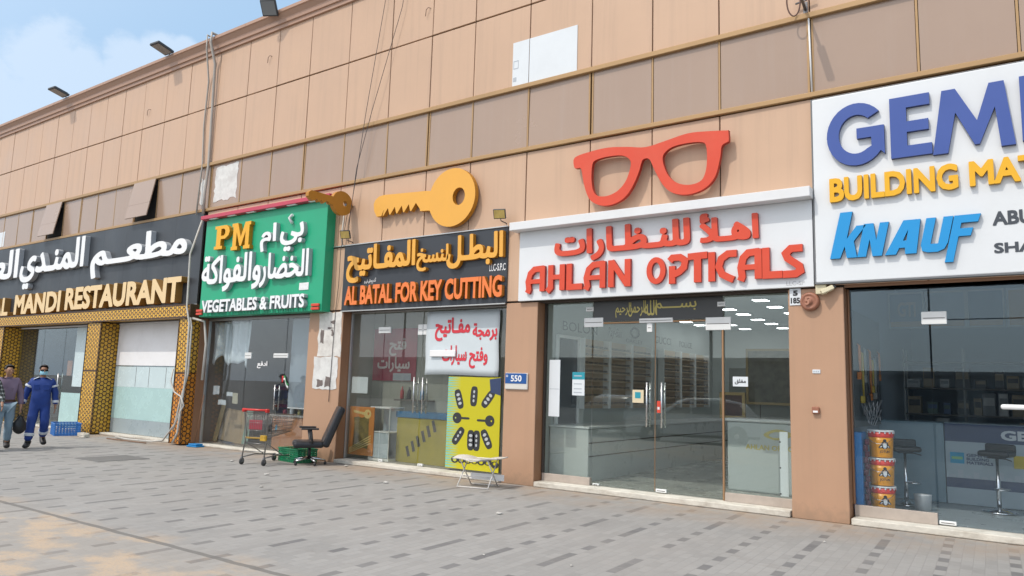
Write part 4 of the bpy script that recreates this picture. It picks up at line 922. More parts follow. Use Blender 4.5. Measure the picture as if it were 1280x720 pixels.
# yellow key poster
t = thing('poster', 'yellow poster with eight black car key fobs in a ring on the key shop window', 'poster', (-8.3, 0, 1))
yel = bpy.data.materials.new('yellow print'); yel.use_nodes = True; yt = yel.node_tree
_co = yt.nodes.new('ShaderNodeTexCoord'); _sp = yt.nodes.new('ShaderNodeSeparateXYZ'); yt.links.new(_co.outputs['Object'], _sp.inputs[0])
_mr = yt.nodes.new('ShaderNodeMapRange'); _mr.inputs[1].default_value = -8.9; _mr.inputs[2].default_value = -8.60; yt.links.new(_sp.outputs[0], _mr.inputs[0])
def _m(op, a, bb=None):
    x = yt.nodes.new('ShaderNodeMath'); x.operation = op
    for i, v in enumerate((a, bb)):
        if v is None: continue
        if isinstance(v, (int, float)): x.inputs[i].default_value = v
        else: yt.links.new(v, x.inputs[i])
    return x.outputs[0]
_d = _m('MULTIPLY', _m('LESS_THAN', _m('FRACT', _m('MULTIPLY', _sp.outputs[2], 22)), .6), _m('SUBTRACT', 1.0, _mr.outputs[0]))
_mx = yt.nodes.new('ShaderNodeMix'); _mx.data_type = 'RGBA'; _mx.inputs[6].default_value = (.52, .47, .012, 1); _mx.inputs[7].default_value = (.10, .50, .55, 1); yt.links.new(_d, _mx.inputs[0])
yt.links.new(_mx.outputs[2], yt.nodes['Principled BSDF'].inputs['Base Color']); yt.nodes['Principled BSDF'].inputs['Roughness'].default_value = .35
b = MB(); b.box(-8.90, -7.70, .232, .238, .12, 1.765, .001); child(b, 'poster_sheet', yel, t)
fobm = M2('fob black print', (.03, .032, .035), .4); fobl = M2('fob grey print', (.45, .47, .48), .4)
def fob(cx, cz, ang, kind, par):
    b = MB(); rt = lambda pts: [(cx+math.cos(ang)*x-math.sin(ang)*z, cz+math.sin(ang)*x+math.cos(ang)*z) for x, z in pts]
    if kind == 'key':
        b.shape([rt(circle(0, 0, .085, .085, 18)), rt(circle(-.03, 0, .015, .015, 8))], .230, .003)
        b.shape([rt([(.085, -.016), (.22, -.016), (.24, 0), (.22, .018), (.085, .018)])], .2297, .002)
    else:
        w, h = .065, .155
        b.shape([rt([(w*math.copysign(abs(math.cos(a))**.6, math.cos(a)), h*math.copysign(abs(math.sin(a))**.6, math.sin(a))) for a in [k*2*math.pi/24 for k in range(24)]])], .230, .003)
        b.mat(1)
        for k in (-1, 0, 1):
            b.shape([rt([(x*(.55 if kind == 'fob' else .3), z+k*.07) for x, z in circle(0, 0, .06, .024, 10)])], .2275, .002, 1)
    bmesh.ops.transform(b.bm, matrix=Matrix.Translation((cx, 0, cz)) @ Matrix.Diagonal((1.22, 1, 1.16, 1)) @ Matrix.Translation((-cx, 0, -cz)), verts=b.bm.verts[:])
    return child(b, 'printed_key', [fobm, fobl], par)
kc = (-8.28, 1.05)
for x, z, a, k in ((-8.63, 1.36, R(18), 'fob'), (-8.29, 1.42, R(-3), 'blank'), (-7.97, 1.38, R(-38), 'fob'), (-8.66, 1.02, 0.0, 'key'), (-7.92, 1.0, R(180), 'key'), (-8.62, .70, R(-35), 'blank'), (-8.33, .64, R(0), 'fob'), (-8.20, .64, R(0), 'blank'), (-7.98, .68, R(28), 'fob')): fob(x, z, a, k, t)
b = MB()
r_ = random.Random(5)
for k in range(7): b.shape([circle(-8.68+k*.15, .27+r_.uniform(-.02, .02), .085, .06, 12), circle(-8.68+k*.15, .27, .045, .03, 8)], .230-.0007*k, .003)
child(b, 'printed_key_row', fobm, t)
b = MB(); b.shape([[(-7.95, 1.73), (-7.70, 1.76), (-7.70, 1.45), (-7.92, 1.50)]], .229, .003); child(b, 'dark_corner', M2('navy print', (.03, .05, .12), .4), t)
# orange poster standing inside the key shop window
t = thing('poster', 'orange framed poster of a yellow key leaning inside the key shop window', 'poster', (-11.2, 0, .6))
b = MB(); b.box(-11.54, -10.84, .30, .32, .16, 1.12, .003); child(b, 'poster_sheet', M2('orange print', (.62, .22, .03), .4, var=.25, scale=3), t)
b = MB(); b.shape([ragged(-11.40, -10.98, .30, .92, 4, .02, 3)], .297, .002, 0); child(b, 'dark_picture', M2('olive print', (.20, .15, .03), .4, var=.5, scale=9), t)
b = MB(); b.shape([circle(-11.02, .98, .10, .09, 18), circle(-11.0, .99, .03, .03, 8)], .294, .002); b.shape([[(-11.42, 1.0), (-11.10, .96), (-11.10, 1.01), (-11.42, 1.05)]], .2935, .002)
for k in range(4): b.shape([[(-11.5, .18+k*.03), (-10.9, .40+k*.05), (-10.9, .42+k*.05), (-11.5, .20+k*.03)]], .2945, .002)
child(b, 'printed_key', M2('pale gold print', (.72, .55, .20), .4), t)
b = MB(); b.box(-11.50, -11.04, .27, .278, 1.39, 1.72, .001); tag(b.build('notice', paper), 'plain white notice taped inside the key shop window', 'notice')
# maroon wall poster
t = thing('poster', 'maroon wall poster with pale Arabic writing inside the key shop', 'poster', (-10.3, 1.5, 2))
b = MB(); b.box(-11.56, -10.33, .90, .915, 1.66, 2.75); child(b, 'poster_sheet', M2('maroon print', (.34, .025, .065), .5, var=.25, scale=3), t)
b = MB(); b.arab('فتح', -11.10, -10.62, 2.18, 2.55, .892, .004, .03); b.arab('سيارات', -11.42, -10.50, 1.84, 2.16, .892, .004, .03); child(b, 'pale_lettering', M2('pale print', (.66, .58, .58), .5), t)
b = MB(); b.box(-10.95, -10.45, .888, .896, 1.67, 1.82); child(b, 'grey_field', M2('grey print', (.42, .46, .50), .6), t)
b = MB(); b.box(-11.6, -7.42, .925, .965, .09, 3.1); tag(b.build('partition_panel', M2('grey green partition', (.34, .35, .31), .7, var=.1, scale=2)), 'grey green partition wall standing inside the key shop', 'partition')
t = thing('display_cabinet', 'pale glass display cabinet inside the key shop beside the orange poster', 'cabinet', (-10.70, .52, .085))
b = MB(); b.box(-.28, .28, -.2, .2, .0, .05, .004); b.box(-.28, .28, -.2, .2, .55, .57, .003); b.box(-.28, .28, -.2, .2, 1.02, 1.05, .003)
for sx in (-.27, .26):
    for sy in (-.2, .19): b.box(sx, sx+.012, sy, sy+.012, .05, 1.02)
b.build('cabinet_frame', white_steel, t)
b = MB(); b.box(-.255, .255, .17, .18, .06, 1.0); b.build('back_panel', M2('pale blue panel', (.52, .60, .66), .4), t)
b = MB(); b.box(-.255, .255, -.197, -.19, .06, .54); b.build('front_glass', M2('milky glass', (.45, .52, .56), .2), t)
t = thing('shop_counter', 'yellow fronted counter with blue top edge inside the key shop', 'counter', (-9.75, .78, .085))
b = MB(); b.box(-.68, .68, -.25, .10, 0, .86, .006); b.build('counter_body', M2('mustard print', (.36, .30, .02), .4, var=.15, scale=3), t)
b = MB(); b.box(-.70, .70, -.27, .12, .865, .98, .006); b.build('counter_top', M2('counter blue', (.02, .16, .34), .35), t)
b = MB()
for k in range(6): 
    x = -.35+k*.13; b.box(x-.035, x+.035, -.256, -.251, .12+k*.10, .32+k*.105, .002, M=Matrix.Translation((x, 0, .2+.1*k)) @ Matrix.Rotation(R(-18), 4, 'Y') @ Matrix.Translation((-x, 0, -.2-.1*k)))
b.build('printed_fobs', fobm, t)
for (x, c_, lb) in ((-10.9, (.35, .03, .04), 'red bottle on the cabinet shelf inside the key shop'), (-10.7, (.05, .05, .06), 'black bottle beside the red bottle inside the key shop'), (-10.35, (.05, .18, .35), 'blue bottle on the cabinet inside the key shop')):
    b = MB(); b.lathe([(.035, 0), (.04, .02), (.04, .16), (.015, .2), (.015, .25)], (0, 0, 0), 'z', 14)
    o = tag(b.build('bottle', M2('bottle %g' % x, c_, .3)), lb, 'bottle'); o.location = (x+.3, .82, 1.30)
b = MB(); b.box(-10.75, -9.8, .74, .92, 1.26, 1.295, .004); tag(b.build('wall_shelf', M2('dark shelf board', (.09, .08, .07), .5)), 'dark shelf board below the maroon poster inside the key shop', 'shelf')

# ---- optician
t = thing('calligraphy_panel', 'dark panel with gold Arabic calligraphy above the optician doors', 'panel', (-4.8, 0, 2.85))
b = MB(); b.box(-5.88, -3.72, GY-.008, GY-.001, 2.705, 3.035, .001); child(b, 'dark_film', M2('dark grey film', (.045, .047, .048), .35, var=.1), t)
b = MB(); b.arab('الرحيم', -5.48, -5.20, 2.76, 3.0, GY-.011, .002, .012); b.arab('الرحمن', -5.25, -4.95, 2.77, 3.02, GY-.0125, .002, .012); b.arab('الله', -4.98, -4.76, 2.78, 3.02, GY-.011, .002, .012); b.arab('بســــم', -4.80, -4.12, 2.80, 2.98, GY-.0125, .002, .012)
child(b, 'gold_calligraphy', M2('gold script', (.50, .42, .12), .45), t)
b = MB(); b.box(-6.71, -6.50, GY-.006, GY-.001, 1.14, 2.08, .001); b.mat(1).box(-6.70, -6.51, GY-.0075, GY-.0062, 1.59, 1.60); tag(b.build('notice', [paper, grey_print]), 'long white paper notice on the left optician window', 'notice')
t = thing('notice', 'small notice with teal top on the optician window', 'notice', (-6.14, 0, 1.7))
b = MB(); b.box(-6.26, -6.03, GY-.006, GY-.001, 1.50, 1.76, .001); child(b, 'white_part', paper, t)
b = MB(); b.box(-6.26, -6.03, GY-.006, GY-.001, 1.762, 1.88, .001); child(b, 'teal_part', M2('teal print', (.02, .28, .36), .5), t)
b = MB(); [b.box(-6.23, -6.08, GY-.0075, GY-.0062, z, z+.018) for z in (1.54, 1.60, 1.68, 1.81)]; child(b, 'print_lines', grey_print, t)
t = thing('sticker', 'beige square sticker with blue emblem on the left optician door', 'sticker', (-5.08, 0, 1.52))
b = MB(); b.box(-5.17, -4.98, GY-.006, GY-.001, 1.42, 1.62, .0009); child(b, 'sticker_face', M2('beige print', (.66, .56, .38), .5), t)
b = MB(); b.box(-5.125, -5.03, GY-.008, GY-.0062, 1.49, 1.585); child(b, 'blue_emblem', M2('teal print', (.02, .28, .36), .5), t)
b = MB(); b.box(-4.755, -4.70+.005, GY-.012, GY-.001, 1.28, 1.46, .001); b.mat(1).box(-4.745, -4.71, GY-.0135, GY-.0122, 1.33, 1.37); tag(b.build('sticker', [M2('signal red', (.62, .06, .03), .45), paper]), 'small red tag by the door handle of the optician', 'sticker')
t = thing('sticker', 'white sticker with black Arabic word on the right optician window', 'sticker', (-3.47, 0, 1.78))
b = MB(); b.box(-3.58, -3.36, GY-.006, GY-.001, 1.71, 1.85, .001); child(b, 'sticker_face', paper, t)
b = MB(); b.arab('مغلق', -3.55, -3.39, 1.74, 1.82, GY-.0085, .002, .02); child(b, 'black_word', black_pl, t)
b = MB(); b.box(-2.94, -2.83, GY+.02, GY+.03, .23, 1.10, .001); [b.mat(1).box(-2.946, -2.925, GY+.018, GY+.0195, z, z+.02) for z in (.25, .6, .95)]; tag(b.build('window_sheet', [paper, black_pl]), 'tall white sheet standing behind the right edge of the optician window', 'sheet')
# wall shelves along the left wall, lit from the ceiling panels
wood = M2('pale shelf wood', (.62, .46, .30), .5, var=.1, scale=4)
bays = [(1.56, 2.52), (2.60, 3.50), (3.58, 4.48), (5.16, 6.10), (6.18, 7.0), (7.08, 7.95)]
SPEC = MB()
for s_ in (-1, 1):
    pts = [(s_*.036+.027*math.cos(a), 0, .0+.020*math.sin(a)) for a in [k*2*math.pi/10 for k in range(11)]]; SPEC.tube(pts, .0045, 5); SPEC.tube([(s_*.063, 0, .01), (s_*.065, .05, .012), (s_*.062, .13, -.01)], .003, 4)
SPEC.tube([(-.010, 0, .005), (.010, 0, .005)], .003, 4)
spec = SPEC.build('spectacles', M2('black frames', (.02, .02, .022), .35)); spec.rotation_euler = (0, 0, R(90))
tag(spec, 'dark spectacles resting on the lit wall shelves inside the optician', 'spectacles', 'spectacles on the optician wall shelves')
first = True
for i, (y0, y1) in enumerate(bays):
    t = thing('wall_shelf', ['first', 'second', 'third', 'fourth', 'fifth', 'sixth'][i]+' bay of spectacle shelves from the optician window', 'shelf', (-6.92, (y0+y1)/2, 0), 0, 'spectacle shelf bays'); hw = (y1-y0)/2
    b = MB(); b.box(.0, .02, -hw, hw, 1.25, 2.55); b.build('back_board', M2('shelf back board', (.62, .46, .30), .6, var=.06), t)
    b = MB(); b.box(.02, .16, -hw-.035, -hw+.0, 1.25, 2.55, .003); b.box(.02, .16, hw, hw+.035, 1.25, 2.55, .003); b.build('side_panel', white_paint, t)
    b = MB()
    for r2 in range(8): b.box(.022, .15, -hw+.002, hw-.002, 1.31+r2*.15, 1.325+r2*.15, .002)
    b.build('shelf_board', wood, t)
    for r2 in range(8):
        for k in range(5):
            if first: o = spec; first = False
            else: o = spec.copy(); COL.objects.link(o)
            o.location = (-6.92+.13, y0+.09+(y1-y0-.18)*k/4+random.uniform(-.012, .012), 1.35+r2*.15)
b = MB()
for bod, y0, y1, z0, z1, sh in (('BOLON', 1.0, 2.30, 2.65, 2.82, 0), ('Ray-Ban', 2.75, 3.35, 2.62, 2.85, .3), ('OAKLEY', 3.55, 4.35, 2.60, 2.68, 0), ('GUCCI', 5.0, 5.9, 2.68, 2.84, 0), ('POLICE', 6.4, 7.2, 2.68, 2.82, 0)):
    m_ = text_mesh(bod, .0, sh); q = MB(); q.fit(m_, y0, y1, z0, z1, 0, .008)
    tmp = bpy.data.meshes.new('t'); bmesh.ops.transform(q.bm, matrix=Matrix(((0, -1, 0, -6.918), (1, 0, 0, 0), (0, 0, 1, 0), (0, 0, 0, 1))), verts=q.bm.verts[:]); q.bm.to_mesh(tmp); q.bm.free(); b.add(tmp, Matrix(), 0, None)
b.tube([(-6.912, 3.95+.19*math.cos(a), 2.82+.10*math.sin(a)) for a in [k*2*math.pi/24 for k in range(25)]], .022, 6)
tag(b.build('wall_lettering', M2('dark wall lettering', (.14, .15, .155), .5)), 'dark brand lettering along the wall above the spectacle shelves', 'lettering')
t = thing('mirror_panel', 'tall dark mirror in a white frame near the optician window', 'mirror', (-6.9, 1.13, 0))
b = MB(); b.box(0, .02, -.34, .34, .24, 2.5); b.build('mirror_glass', M2('dark mirror', (.06, .07, .09), .08, spec=.8), t)
b = MB(); b.box(0, .05, -.40, -.341, .18, 2.56, .004); b.box(0, .05, .341, .40, .18, 2.56, .004); b.box(0, .05, -.34, .34, .18, .239, .004); b.box(0, .05, -.34, .34, 2.501, 2.56, .004); b.build('frame', white_paint, t)
t = thing('shop_counter', 'long white counter with dark grooves along the optician wall', 'counter', (-6.5, 0, .085))
b = MB(); b.box(-.40, .36, .60, 8.0, 0, .86, .006); b.build('counter_body', M2('counter white', (.50, .53, .52), .3, var=.02), t)
b = MB(); [b.box(.3605, .364, .62, 8.0, z, z+.018) for z in (.40, .62)]; b.build('groove', joint_m, t)
b = MB(); b.box(-.42, .38, .58, 8.0, .865, .90, .004); b.build('counter_top', M2('white laminate', (.66, .68, .68), .3), t)
t = thing('reception_desk', 'grey reception desk with gold emblem at the right of the optician', 'desk', (-3.5, 1.7, .085))
b = MB(); b.box(-.60, .78, -.2, .35, 0, 1.08, .03, seg=3); b.build('desk_body', M2('desk laminate', (.46, .50, .50), .3), t)
b = MB(); b.box(-.63, .80, -.24, .38, 1.085, 1.13, .012); b.build('desk_top', M2('white laminate', (.66, .68, .68), .3), t)
b = MB(); b.shape([smooth_loop([(-.02, .90), (.18, .99), (.42, .93), (.30, .84), (.12, .83)]), smooth_loop([(.06, .90), (.18, .95), (.33, .91), (.26, .87), (.12, .86)])], -.206, .005); b.text('AHLAN OPTICALS', -.30, .60, .66, .74, -.206, .005, .02); b.build('gold_emblem', M2('gold script', (.50, .42, .12), .45), t)
for (x0, x1, z0, z1, y, nm, lb, inner) in ((-4.9, -4.05, 1.45, 2.50, 5.2, 'wall_picture', 'gold framed picture hanging at the back of the optician', (.12, .11, .08)), (-4.55, -4.2, 1.22, 1.58, 2.6, 'small_picture', 'small dark portrait card standing behind the reception desk', (.07, .03, .025))):
    t = thing(nm, lb, 'picture', (0, 0, 0))
    b = MB(); b.box(x0, x1, y, y+.03, z0, z1); b.build('picture', M2('dim picture '+nm, inner, .5, var=.6, scale=6), t)
    b = MB(); w_ = .05; b.box(x0-w_, x0, y-.02, y+.03, z0-w_, z1+w_); b.box(x1, x1+w_, y-.02, y+.03, z0-w_, z1+w_); b.box(x0, x1, y-.02, y+.03, z1, z1+w_); b.box(x0, x1, y-.02, y+.03, z0-w_, z0); b.build('frame', M2('old gold frame', (.34, .24, .10), .4, metal=.4), t)
t = thing('back_cabinet', 'grey green back wall cabinet behind the reception desk', 'cabinet', (0, 0, 0)); b = MB(); b.box(-5.35, -2.75, 5.3, 5.7, .09, 2.15, .01); b.build('cabinet_body', M2('cabinet grey', (.26, .27, .25), .5, var=.06), t); b = MB(); [b.box(x, x+.012, 5.293, 5.299, .12, 2.12) for x in (-4.7, -4.05, -3.4)]; b.build('door_joint', joint_m, t)
led = None
for k, (x, y) in enumerate([(-3.74, 1.25), (-3.74, 2.2), (-3.80, 3.27), (-3.8, 4.4), (-4.70, 2.35), (-4.70, 3.40), (-4.72, 4.35), (-4.78, 5.5), (-4.78, 6.5), (-4.85, 7.7), (-5.74, 6.6), (-5.75, 7.7), (-6.42, 5.56), (-6.42, 6.45), (-6.42, 7.5), (-3.75, 6.5)]):
    if led is None:
        led = thing('ceiling_light', 'bright square ceiling panel light inside the optician', 'ceiling light', (x, y, 3.21), 0, 'ceiling panel lights of the optician')
        b = MB(); b.box(-.13, .13, -.13, .13, -.022, .0, .004); b.build('light_frame', white_paint, led)
        b = MB(); b.box(-.115, .115, -.115, .115, -.026, -.0225); b.build('diffuser', M2('lit diffuser', (.92, .97, 1.0), .5, emit=9.0), led)
    else: dup(led, (x, y, 3.21))

# ---- building materials shop
def logo_teal(par, x0, x1, z0, z1, y):
    b = MB(); b.box(x0, x1, y-.004, y-.001, z0, z1, .0); b.mat(1).box(x0+.02, x1-.02, y-.006, y-.0042, (z0+z1)/2-.02, (z0+z1)/2+.02); return child(b, 'teal_logo', [M2('logo teal', (.015, .30, .50), .4), M2('logo green', (.25, .5, .2), .4)], par)
t = thing('shop_counter', 'counter with printed navy and pale front behind the bar stools', 'counter', (-.1, 2.6, .085))
b = MB(); b.box(-2.05, -1.16, 2.6, 3.2, .09, 1.265, .005); child(b, 'plain_panel', M2('counter slate blue', (.20, .29, .34), .35, var=.06), t)
b = MB(); b.box(-1.15, 1.6, 2.6, 3.2, .09, 1.27, .005); child(b, 'counter_body', M2('counter pale print', (.36, .43, .47), .4, var=.06), t)
b = MB(); b.box(-1.148, 1.6, 2.592, 2.599, 1.0, 1.262); b.box(-1.148, 1.6, 2.592, 2.599, .33, .47); child(b, 'navy_band', M2('navy print', (.03, .05, .12), .4), t)
b = MB(); b.text('GEMINI', -.44, .42, 1.05, 1.19, 2.588, .003, .04); child(b, 'white_lettering', M2('dim white print', (.55, .58, .60), .5), t)
logo_teal(t, -1.09, -.91, .68, .84, 2.6)
b = MB(); b.text('GEMINI', -.88, -.62, .785, .83, 2.597, .003, .03); b.text('BUILDING', -.88, -.60, .73, .775, 2.597, .003, .03); b.text('MATERIALS', -.88, -.55, .675, .72, 2.597, .003, .03); child(b, 'dark_lettering', M2('navy print', (.03, .05, .12), .4), t)
b = MB(); b.box(-.30, .0, 2.594, 2.599, .66, .84); b.mat(1).text('GTI', -.28, -.05, .69, .80, 2.591, .002, .04); child(b, 'yellow_logo', [M2('logo yellow', (.55, .42, .02), .4), M2('dim white print', (.55, .58, .60), .5)], t)
b = MB(); r_ = random.Random(8)
for k in range(26):
    x = -1.1+k*.1; b.box(x, x+.07, 2.594, 2.599, .475, .50+r_.random()*.09)
child(b, 'skyline_print', M2('grey print', (.42, .46, .50), .6), t)
def bar_stool(loc, label, rz):
    t = thing('bar_stool', label, 'bar stool', loc, rz, 'bar stools in the building materials shop')
    b = MB(); b.lathe([(.04, 0), (.20, .004), (.215, .012), (.20, .028), (.07, .055), (.045, .075)], (0, 0, 0), 'z', 28); b.build('foot_plate', chrome, t)
    b = MB(); b.tube([(0, 0, .06), (0, 0, .45), (0, 0, .46), (0, 0, .74)], [.03, .03, .02, .02], 14); b.build('column', chrome, t)
    b = MB(); b.tube([(.0, 0, .33), (.0, -.16, .33), (.08, -.21, .33), (.15, -.16, .33), (.15, -.02, .33), (.02, 0, .33)], .011, 8); b.build('foot_rest', chrome, t)
    b = MB(); b.box(-.19, .19, -.18, .18, .76, .84, .035, seg=4); b.box(-.19, .19, .13, .19, .80, .93, .028, seg=3); b.build('seat', M2('black vinyl', (.018, .018, .02), .35), t)
    b = MB(); b.tube([(0, 0, .74), (.12, -.05, .74), (.2, -.08, .72)], .008); b.box(-.09, .09, -.09, .09, .735, .758, .004); b.build('lever', black_pl, t)
    return t
bar_stool((-1.60, 1.87, .087), 'black bar stool half hidden by the paint bucket stack', R(20)); bar_stool((-.48, 2.02, .087), 'black bar stool standing alone before the printed counter', R(-15))
# paint buckets
bkt_o = M2('paint bucket orange', (.90, .36, .012), .35, var=.04); bkt_r = M2('paint bucket red', (.75, .035, .02), .35)
lbs = ['bottom', 'middle', 'top']
BK = None
for k in range(3):
    z = .087+k*.366
    t = thing('paint_bucket', f'orange paint bucket with red rim, {lbs[k]} of the stack in the window', 'paint bucket', (-1.745, .80, z), R(-2+k*3), 'stack of paint buckets')
    b = MB(); b.lathe([(.138, .0), (.14, .004), (.150, .20), (.154, .262)], (0, 0, 0), 'z', 36); b.build('bucket_body', bkt_o, t)
    b = MB(); b.lathe([(.155, .262), (.158, .268), (.160, .335)], (0, 0, 0), 'z', 36); b.build('red_band', bkt_r, t)
    b = MB(); b.lathe([(.161, .335), (.168, .337), (.168, .352), (.158, .357), (.150, .350), (.02, .350)], (0, 0, 0), 'z', 36)
    for q in range(16): a = q*2*math.pi/16; b.box(-.008, .008, .160, .1705, .315, .337, M=Matrix.Rotation(a, 4, 'Z'))
    b.build('lid', white_paint, t)
    b = MB(); hp = [(.166*math.cos(a), -.166*math.sin(a)-.02*math.sin(a), .31-.13*math.sin(a)) for a in [R(-3+i*186/20) for i in range(21)]]
    b.tube(hp, .0035, 6); hd = b.build('wire_handle', steel, t)
    # bird emblem and the maker's word, wrapped on the drum
    b = MB()
    def wrap(loops, y, dd):
        b.shape(loops, y, dd)
        for v in b.new:
            a = v.co.x/.152; rr = .1545+(-v.co.y)*1.0; v.co = Vector((rr*math.sin(a), -rr*math.cos(a), v.co.z))
    wrap([circle(0, .165, .048, .05, 18)], .001, .002); b.mat(0)
    wrap([[(-.075, .14), (-.03, .19), (-.025, .155), (-.07, .12)]], .0008, .002); wrap([[(.075, .14), (.03, .19), (.025, .155), (.07, .12)]], .0008, .002)
    wrap([circle(0, .222, .022, .022, 12)], .0006, .002)
    b.build('bird_emblem', M2('emblem black', (.02, .02, .025), .4), t, Matrix.Rotation(R(22), 4, 'Z'))
    b = MB(); wrap([circle(0, .158, .024, .038, 14)], -.0015, .001); wrap([[(-.06, .138), (-.04, .158), (-.032, .148), (-.055, .128)]], -.0015, .001); wrap([[(.06, .138), (.04, .158), (.032, .148), (.055, .128)]], -.0015, .001)
    b.build('emblem_white', white_paint, t, Matrix.Rotation(R(22), 4, 'Z'))
    m_ = text_mesh('JOTUN', .02); q = MB(); q.fit(m_, -.065, .065, .055, .095, 0, .002); 
    for v in q.bm.verts: a = v.co.x/.148; rr = .1455+(-v.co.y); v.co = Vector((rr*math.sin(a), -rr*math.cos(a), v.co.z))
    q.build('maker_word', M2('emblem black', (.02, .02, .025), .4), t, Matrix.Rotation(R(22), 4, 'Z'))
b = MB(); b.box(-2.05, -1.925, .45, .80, .09, 1.14, .004); tag(b.build('blue_panel', M2('panel blue', (.02, .22, .56), .4)), 'bright blue panel standing at the left edge of the building materials window', 'panel')
b = MB(); 
for k in range(12): b.lathe([(.03, 0), (.032, .01), (.032, .07), (.03, .075)], (-1.90+.02*(k % 2), .56+.0*k, .10+k*.08), 'z', 10)
tag(b.build('spray_can_rack', M2('dark maroon cans', (.12, .02, .04), .35, var=.3, scale=20)), 'column of small maroon cans between blue panel and buckets', 'cans')
b = MB(); b.lathe([(.10, 0), (.11, .2), (.115, .21), (.02, .215)], (-1.35, 1.5, .088), 'z', 24); tag(b.build('small_pail', [M2('pail white', (.6, .6, .6), .4)]), 'small pale pail on the floor behind the bucket stack', 'pail')
# framed boards high on the back wall
for k, (x0, x1, m0, word, lb) in enumerate(((-2.02, -1.52, (.05, .075, .11), 'GTI', 'framed board with dull GTI letters high at the back of the shop'), (-1.44, -.90, (.16, .19, .22), None, 'framed pale board with orange edge high at the back of the shop'), (-.84, -.36, (.055, .08, .11), None, 'framed plain dark board high at the back of the shop'), (-.28, .25, (.28, .17, .06), None, 'framed ochre board high at the back of the shop'))):
    t = thing('wall_board', lb, 'board', (x0, 4.0, 3)); b = MB(); b.box(x0, x1, 4.0, 4.03, 2.84, 3.42); child(b, 'board_face', M2('board %d' % k, m0, .5, var=.1), t)
    b = MB(); w_ = .03; b.box(x0-w_, x0, 3.985, 4.03, 2.81, 3.45); b.box(x1, x1+w_, 3.985, 4.03, 2.81, 3.45); b.box(x0, x1, 3.985, 4.03, 3.42, 3.45); b.box(x0, x1, 3.985, 4.03, 2.81, 2.84); child(b, 'frame', M2('board frame', (.24, .24, .22), .5), t)
    b = MB(); b.box(x0+.005, x1-.005, 3.994, 3.999, 2.845, 2.94); child(b, 'ochre_strip', M2('ochre strip', (.26, .15, .04), .5), t)
    if word: b = MB(); b.text(word, x0+.12, x1-.1, 3.02, 3.28, 3.992, .003, .03); child(b, 'dull_lettering', M2('ochre dull', (.22, .16, .10), .5), t)
t = thing('stock_shelf', 'dark stock shelf with many small boxes at the back of the building materials shop', 'shelf', (-.8, 4.6, .085))
b = MB()
for z in (.35, .8, 1.25, 1.7, 2.15): b.box(-1.1, 1.6, -.2, .2, z, z+.03, .003)
b.build('shelf_board', M2('dark shelf board', (.09, .08, .07), .5), t)
b = MB()
for x in (-1.1, -.2, .7, 1.58):
    for y in (-.2, .17): b.box(x, x+.025, y, y+.025, 0, 2.4)
b.build('upright', M2('board frame', (.24, .24, .22), .5), t)
r_ = random.Random(21); pm = [M2('stock grey', (.16, .17, .17), .5), M2('stock tan', (.22, .17, .10), .5), M2('stock blue', (.05, .09, .17), .5), M2('stock white', (.38, .38, .36), .5), M2('stock dark', (.03, .03, .03), .5), M2('stock green', (.07, .12, .10), .5)]
protos = []
for z in (.38, .83, 1.28, 1.73):
    x = -1.85
    while x < .7:
        w_ = r_.uniform(.10, .22); h_ = r_.uniform(.14, .38)
        if len(protos) < 6:
            b = MB(); b.box(-.5, .5, -.5, .5, 0, 1, .01); b.mat(1).box(-.42, .42, -.508, -.501, .45, .8)
            o = b.build('stock_box', [pm[len(protos)], pm[(len(protos)+3) % 6]]); protos.append(o)
            o['category'] = 'box'; o['label'] = 'small dim stock box on the back shelves behind the printed counter'; o['group'] = 'stock boxes on the back shelf'
        else: o = r_.choice(protos).copy(); COL.objects.link(o)
        o.scale = (w_, r_.uniform(.12, .25), h_); o.location = (x+w_/2, 4.55, z+.087); x += w_+r_.uniform(.01, .12)
# hanging goods on the left wall
t = thing('pegboard', 'pegboard on the left wall of the building materials shop', 'pegboard', (-2.03, 1.4, 1.5)); b = MB(); b.box(0, .02, -.9, 1.3, -.3, 1.3); b.build('board', M2('pegboard', (.13, .14, .14), .6, var=.1), t)
r_ = random.Random(31)
for k in range(9):
    y = .75+k*.2; z = 2.35-r_.uniform(0, .25); L_ = r_.uniform(.35, .75); c_ = [(.50, .16, .03), (.42, .30, .04), (.30, .30, .28), (.05, .05, .06)][k % 4]
    b = MB(); b.tube([(0, 0, 0), (.03, .0, -.03), (.03, .0, -L_*.45), (.035, .0, -L_)], [.006, .018, .022, .010], 8); b.box(-.0, .05, -.045, .045, -L_-.10, -L_, .006)
    o = tag(b.build('hanging_tool', M2('tool colour %d' % (k % 4), c_, .45)), f'{["orange", "mustard", "grey", "black"][k % 4]} handled tool hanging on the pegboard, '+['nearest the window', 'second from the window', 'third from the window', 'fourth from the window', 'fifth from the window', 'sixth from the window', 'seventh from the window', 'eighth from the window', 'farthest from the window'][k], 'tool', 'tools on the pegboard'); o.location = (-2.0, y, z)
b = MB(); r_ = random.Random(2)
for k in range(14): a = k*.45; b.tube([(-1.86+.10*math.cos(a), .9+.1*math.sin(a), 1.30+.01*k), (-1.86+.13*math.cos(a+.5), .9+.1*math.sin(a+.5), 1.45+.01*k), (-1.86+.05*math.cos(a+1), .9, 1.22+.01*k)], .006, 5)
tag(b.build('wire_bundle', M2('silver cable', (.45, .46, .48), .35, metal=.5)), 'tangled bundle of silvery cable above the blue panel', 'cable')
